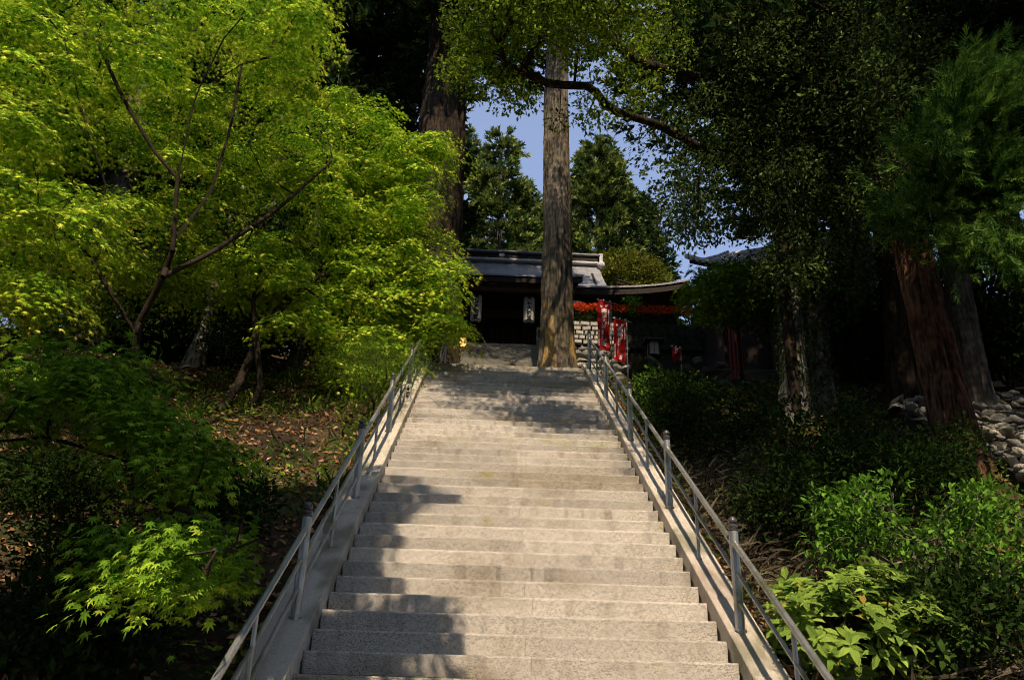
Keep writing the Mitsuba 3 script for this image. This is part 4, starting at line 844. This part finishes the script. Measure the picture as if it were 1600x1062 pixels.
# ------------------------------------------------------------------ hedge, shrubs, ground plants
rh = np.random.default_rng(181)
hd = thing('red_tipped_hedge', 'clipped hedge with bright red young leaves along the top of the wall', 'hedge')
n = 5200; P = np.c_[rh.uniform(1.5, 6.1, n), rh.uniform(22.1, 22.9, n), 11.2+rh.random(n)**.7*.78]
P[:, 2] = np.where(P[:, 0] > 3.4, P[:, 2]-rh.random(n)*np.minimum(1, (P[:, 0]-3.4))*1.0, P[:, 2]); P[P[:, 0] > 3.4, 1] -= .35*rh.random((P[:, 0] > 3.4).sum())
leaves(hd, 'foliage', RHOMB, P, rh.normal(size=(n, 3)), rh.normal(size=(n, 3))+[0, -.2, .7], .11*rh.uniform(.7, 1.2, n), colours(rh, n, [(.015, .028, .009), (.03, .05, .013), (.05, .05, .015)]), 'broad_leaf')
n = 2600; P = np.c_[rh.uniform(1.6, 6.3, n), rh.uniform(21.95, 22.4, n), 11.97+rh.random(n)*.08]
leaves(hd, 'red_shoots', RHOMB, P, rh.normal(size=(n, 3))+[0, 0, .8], rh.normal(size=(n, 3))+[0, -.5, .5], .07*rh.uniform(.7, 1.2, n), colours(rh, n, [(.55, .035, .014), (.72, .13, .03), (.45, .025, .012)]), 'broad_leaf', label='bright red young shoots')
for i in range(8): part(hd, 'stem', rod([1.9+i*.55, 22.5, 11.3], [1.95+i*.55, 22.45, 11.8], .02, n=6), 'twig_bark')
spray_bush('leafy_shrub', 'bright green sprig standing above the red hedge beside the taller banner', 990, 478, 15, 12, 21.7, 22.3, 14, 18, .10, [(.08, .2, .02), (.16, .34, .03)], 182, (990, 500), rad=.1, tpl=OVAL)
# azalea at the lower right
def azalea(name, label, cx, cy, rx, ry, Y0_, Y1_, n, seed, size, pal, picked, root, per=6):
    r = np.random.default_rng(seed); att = np.vstack([ellips(r, int(n*.72), cx, cy+6, rx*.95, ry*.9, Y0_, Y1_, .3)]+[ellips(r, int(n*.09), cx+rx*a, cy+ry*b, rx*.34, ry*.36, Y0_, Y1_) for a, b in ((-.62, -.55), (.28, -.86), (-.1, -.7), (.72, -.35))]); pr = at(*root, (Y0_+Y1_)/2); pr[2] = float(zg(pr[0], pr[1]))-.1
    nodes, par = limbs([(np.array([pr, pr*.6+att.mean(0)*.4]), None)]); arr, par, tips = grow(nodes, par, att, r, bf=.5, step=.15, jit=.02); R = thick(par, len(arr), tips, .003, rmax=.03)
    key = thing(name, label, 'shrub'); idx = np.nonzero(par >= 0)[0]; part(key, 'stems', tubes(arr[par[idx]], arr[idx], R[idx]*1.1, R[idx], 5), 'twig_bark', kind='stuff')
    tp = arr[tips]; up = unit(unit(tp-(pr+[0, 0, .3]))*.7+[0, -.35, .8]+r.normal(0, .2, tp.shape)); m = np.repeat(np.arange(len(tp)), per); q = len(m); a = np.tile(np.arange(per)*2*math.pi/per, len(tp))+np.repeat(r.uniform(0, 6, len(tp)), per)+r.normal(0, .2, q)
    e1 = unit(np.cross(up, [.2, .9, .3])); e2 = np.cross(up, e1); rad_ = np.cos(a)[:, None]*e1[m]+np.sin(a)[:, None]*e2[m]; el = r.uniform(.02, .55, q)[:, None]
    D = rad_+up[m]*el+[0, 0, -.12]; N = up[m]-rad_*el*.8+r.normal(0, .12, (q, 3)); P = tp[m]+up[m]*r.normal(0, .012, (q, 1)); S = size*r.uniform(.45, 1.18, q); col = colours(r, q, pal, .16); old = r.random(q) < .035; col[old] = [.34, .26, .05]
    ok = P[:, 0] > 2.2; P, D, N, S, col = P[ok], D[ok], N[ok], S[ok], col[ok]; q = len(P)
    o = np.argsort(np.linalg.norm(P-EYE, axis=1)+r.normal(0, .25, q))[:picked]
    if picked: single_leaves(key, OVAL, P[o], D[o], N[o], S[o], 'broad_leaf', col[o])
    keep = np.setdiff1d(np.arange(q), o); leaves(key, 'foliage', OVAL, P[keep], D[keep], N[keep], S[keep], col[keep], 'broad_leaf')
    return key
AZ = [(.12, .20, .035), (.20, .31, .05), (.29, .40, .075)]
azalea('azalea_shrub', 'azalea with whorls of pale green leaves beside the right handrail in the lower right', 1328, 985, 135, 92, 6.0, 7.5, 430, 201, .135, AZ, 300, (1330, 1080))
azalea('azalea_shrub', 'shaded dark green azalea right of the pale one at the bottom right', 1450, 1020, 90, 62, 6.2, 7.6, 150, 202, .12, [(.03, .06, .015), (.06, .11, .02), (.10, .16, .03)], 100, (1450, 1090))
LS = [(.05, .12, .016), (.10, .22, .026), (.17, .33, .04)]
def laurel(name, label, spec, seed, root, Y, n_each, size, pal, picked):
    r = np.random.default_rng(seed); att = vols(r, spec); pr = at(*root, Y); pr[2] = float(zg(pr[0], pr[1]))-.1; c = att.mean(0)
    return broad(name, label, [(np.array([pr, pr*.5+c*.5]), None)], att, seed, n_each, .11, size, pal, tpl=OVAL, r0=.003, rmax=.04, trunk_bsdf='pale_twig', cat='shrub', up=1.2, picked=picked)
laurel('leafy_shrub', 'spreading shrub with bright green pointed leaves above the pale azalea', [(36, 1340, 800, 70, 36, 7.0, 8.4), (34, 1440, 850, 100, 36, 6.9, 8.3), (50, 1530, 800, 85, 36, 6.9, 8.6), (16, 1310, 850, 45, 20, 7.0, 8.0), (26, 1560, 870, 70, 45, 6.8, 8.2), (9, 1370, 765, 40, 12, 7.3, 8.2)], 211, (1460, 960), 7.7, 22, .085, LS, 300)
# dim shrubs filling the right bank, ground cover near the upper rail
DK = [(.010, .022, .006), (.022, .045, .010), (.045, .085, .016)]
for i, (cx, cy, rx, ry, a, b_, n, lab) in enumerate([(1150, 660, 80, 50, 11, 13, 60, 'dark shrub on the right bank below the boulders'), (1300, 690, 110, 70, 9.5, 12, 90, 'wide dark shrub in front of the ivy-clad trees'), (1390, 740, 110, 50, 8.5, 10.5, 80, 'dark shrub at the foot of the red barked cedar'), (1060, 640, 60, 50, 11.5, 14, 70, 'dark leafy shrub outside the right handrail halfway up'), (1480, 720, 60, 50, 9.5, 11, 50, 'dark shrub between the red barked cedar and the cobbles'), (1230, 780, 70, 60, 8.5, 10, 50, 'dim shrub behind the dry brown stems'), (1510, 950, 90, 60, 6, 7.6, 60, 'dim shrub in the bottom right corner'), (90, 765, 140, 45, 8.4, 11, 110, 'dark shrub added to darken the hollow under the low maple branches'), (330, 780, 90, 50, 7.6, 9.6, 70, 'dark shrub beside the left handrail halfway down'), (110, 980, 130, 60, 5.6, 7.4, 90, 'dark shrub in the bottom left corner')]):
    spray_bush('dark_shrub', lab, cx, cy, rx, ry, a, b_, n, 46, .085, DK, 220+i, (cx, cy+ry), rad=.2, tpl=RHOMB)  # the left hollow shrub is added; its dark leaves stand in for shade
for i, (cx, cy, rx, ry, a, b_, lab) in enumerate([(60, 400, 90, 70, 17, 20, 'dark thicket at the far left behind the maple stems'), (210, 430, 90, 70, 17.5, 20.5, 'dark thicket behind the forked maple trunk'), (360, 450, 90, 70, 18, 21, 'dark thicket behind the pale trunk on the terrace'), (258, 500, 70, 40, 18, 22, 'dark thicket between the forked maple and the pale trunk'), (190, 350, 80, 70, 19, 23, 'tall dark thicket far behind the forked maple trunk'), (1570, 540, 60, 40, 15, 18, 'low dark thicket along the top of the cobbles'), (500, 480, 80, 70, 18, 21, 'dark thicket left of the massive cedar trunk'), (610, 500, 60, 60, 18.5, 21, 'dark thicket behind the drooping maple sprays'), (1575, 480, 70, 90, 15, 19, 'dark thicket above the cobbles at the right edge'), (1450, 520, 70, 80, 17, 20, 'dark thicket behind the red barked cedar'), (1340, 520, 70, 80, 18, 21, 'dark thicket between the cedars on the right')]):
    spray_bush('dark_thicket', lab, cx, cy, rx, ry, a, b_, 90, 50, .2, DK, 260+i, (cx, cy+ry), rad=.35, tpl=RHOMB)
spray_bush('leafy_shrub', 'green shrub catching sun spots outside the upper right handrail', 1045, 622, 62, 34, 13, 15.4, 90, 46, .10, [(.03, .07, .012), (.07, .14, .02), (.16, .28, .04)], 231, (1050, 640), rad=.2, tpl=RHOMB)
spray_bush('leafy_shrub', 'dim shrub in the hollow under the low maple on the left', 120, 900, 90, 60, 6.2, 8, 50, 40, .08, DK, 232, (120, 980), rad=.2)
spray_bush('leafy_shrub', 'pale green shrub at the left edge behind the maple stems', 90, 500, 110, 50, 13.5, 16, 80, 46, .10, [(.04, .08, .012), (.10, .17, .025), (.2, .28, .05)], 233, (90, 560), rad=.25)
spray_bush('leafy_shrub', 'leafy shrub on the terrace behind the pale tree stump trunk', 380, 535, 90, 30, 15.5, 18, 70, 40, .10, DK, 234, (380, 575), rad=.25)
for i, (px, py, Y, r_, h, lab) in enumerate(((300, 578, 16.4, .15, 2.6, 'pale tree trunk flaring at its foot on the left terrace'), (460, 560, 17.5, .16, 6, 'dim tree trunk behind the sunlit bank'))):
    p = at(px, py, Y); p[2] = float(zg(p[0], p[1]))-.1; cedar('pale_trunk_tree', lab, [p, p+[.05, .2, h*.5], p+[.1, .3, h*1.5]], [r_, r_*.8, .03], 240+i, p[2]+h*.7, p[2]+h*1.5, 1.8, 24, 40, .4, bsdf='grey_bark')
# leaf litter, ivy and grass blades on the banks
rg_ = np.random.default_rng(191)
def cover(name, label, n, xr, yr, tpl, size, pal, bsdf, upw, lift=.02, seed=0, clump=0):
    r = np.random.default_rng(seed); x, y = r.uniform(*xr, n), r.uniform(*yr, n)
    if clump:
        keep = meshkit.noise(np.stack([x*1.1, y*1.1, x*0+seed], -1), seed) > clump; x, y = x[keep], y[keep]
    keep = (x < -1.72) | (x > 2.24); x, y = x[keep], y[keep]; m = len(x)
    P = np.c_[x, y, zg(x, y)+lift*r.random(m)]
    v, f, c = scatter(tpl, P, r.normal(size=(m, 3))*[1, 1, .4]+[0, 0, upw], r.normal(0, .5, (m, 3))+[0, -.4, .8], size*r.uniform(.5, 1.3, m), colours(r, m, pal, .2))
    struct(name, (v, f), bsdf, kind='stuff', label=label, color=c, cat=name.replace('_', ' '))
cover('fallen_leaves', 'brown fallen leaves scattered over both banks', 56000, (-9, 10), (4, 20), RHOMB, .10, [(.10, .05, .022), (.30, .16, .07), (.48, .31, .17)], 'litter_leaf', .1, .05, 301)
cover('ground_ivy', 'low green ground plants covering the banks in patches', 30000, (-9, 9), (4.5, 20), RHOMB, .10, [(.05, .09, .012), (.12, .19, .022), (.24, .33, .04)], 'broad_leaf', .5, .22, 302, .46)
cover('dry_bamboo_grass', 'dry brown bamboo grass stems below the right handrail', 7000, (2.25, 5.2), (6, 11.5), THIN, .26, [(.03, .024, .016), (.08, .065, .045), (.18, .15, .10)], 'litter_leaf', .3, .35, 303)
cover('fern_blades', 'green fern and grass blades on the banks', 9000, (-8, 8), (4.5, 18), BLADE, .3, [(.03, .07, .010), (.08, .15, .02)], 'broad_leaf', .9, .06, 304, .5)
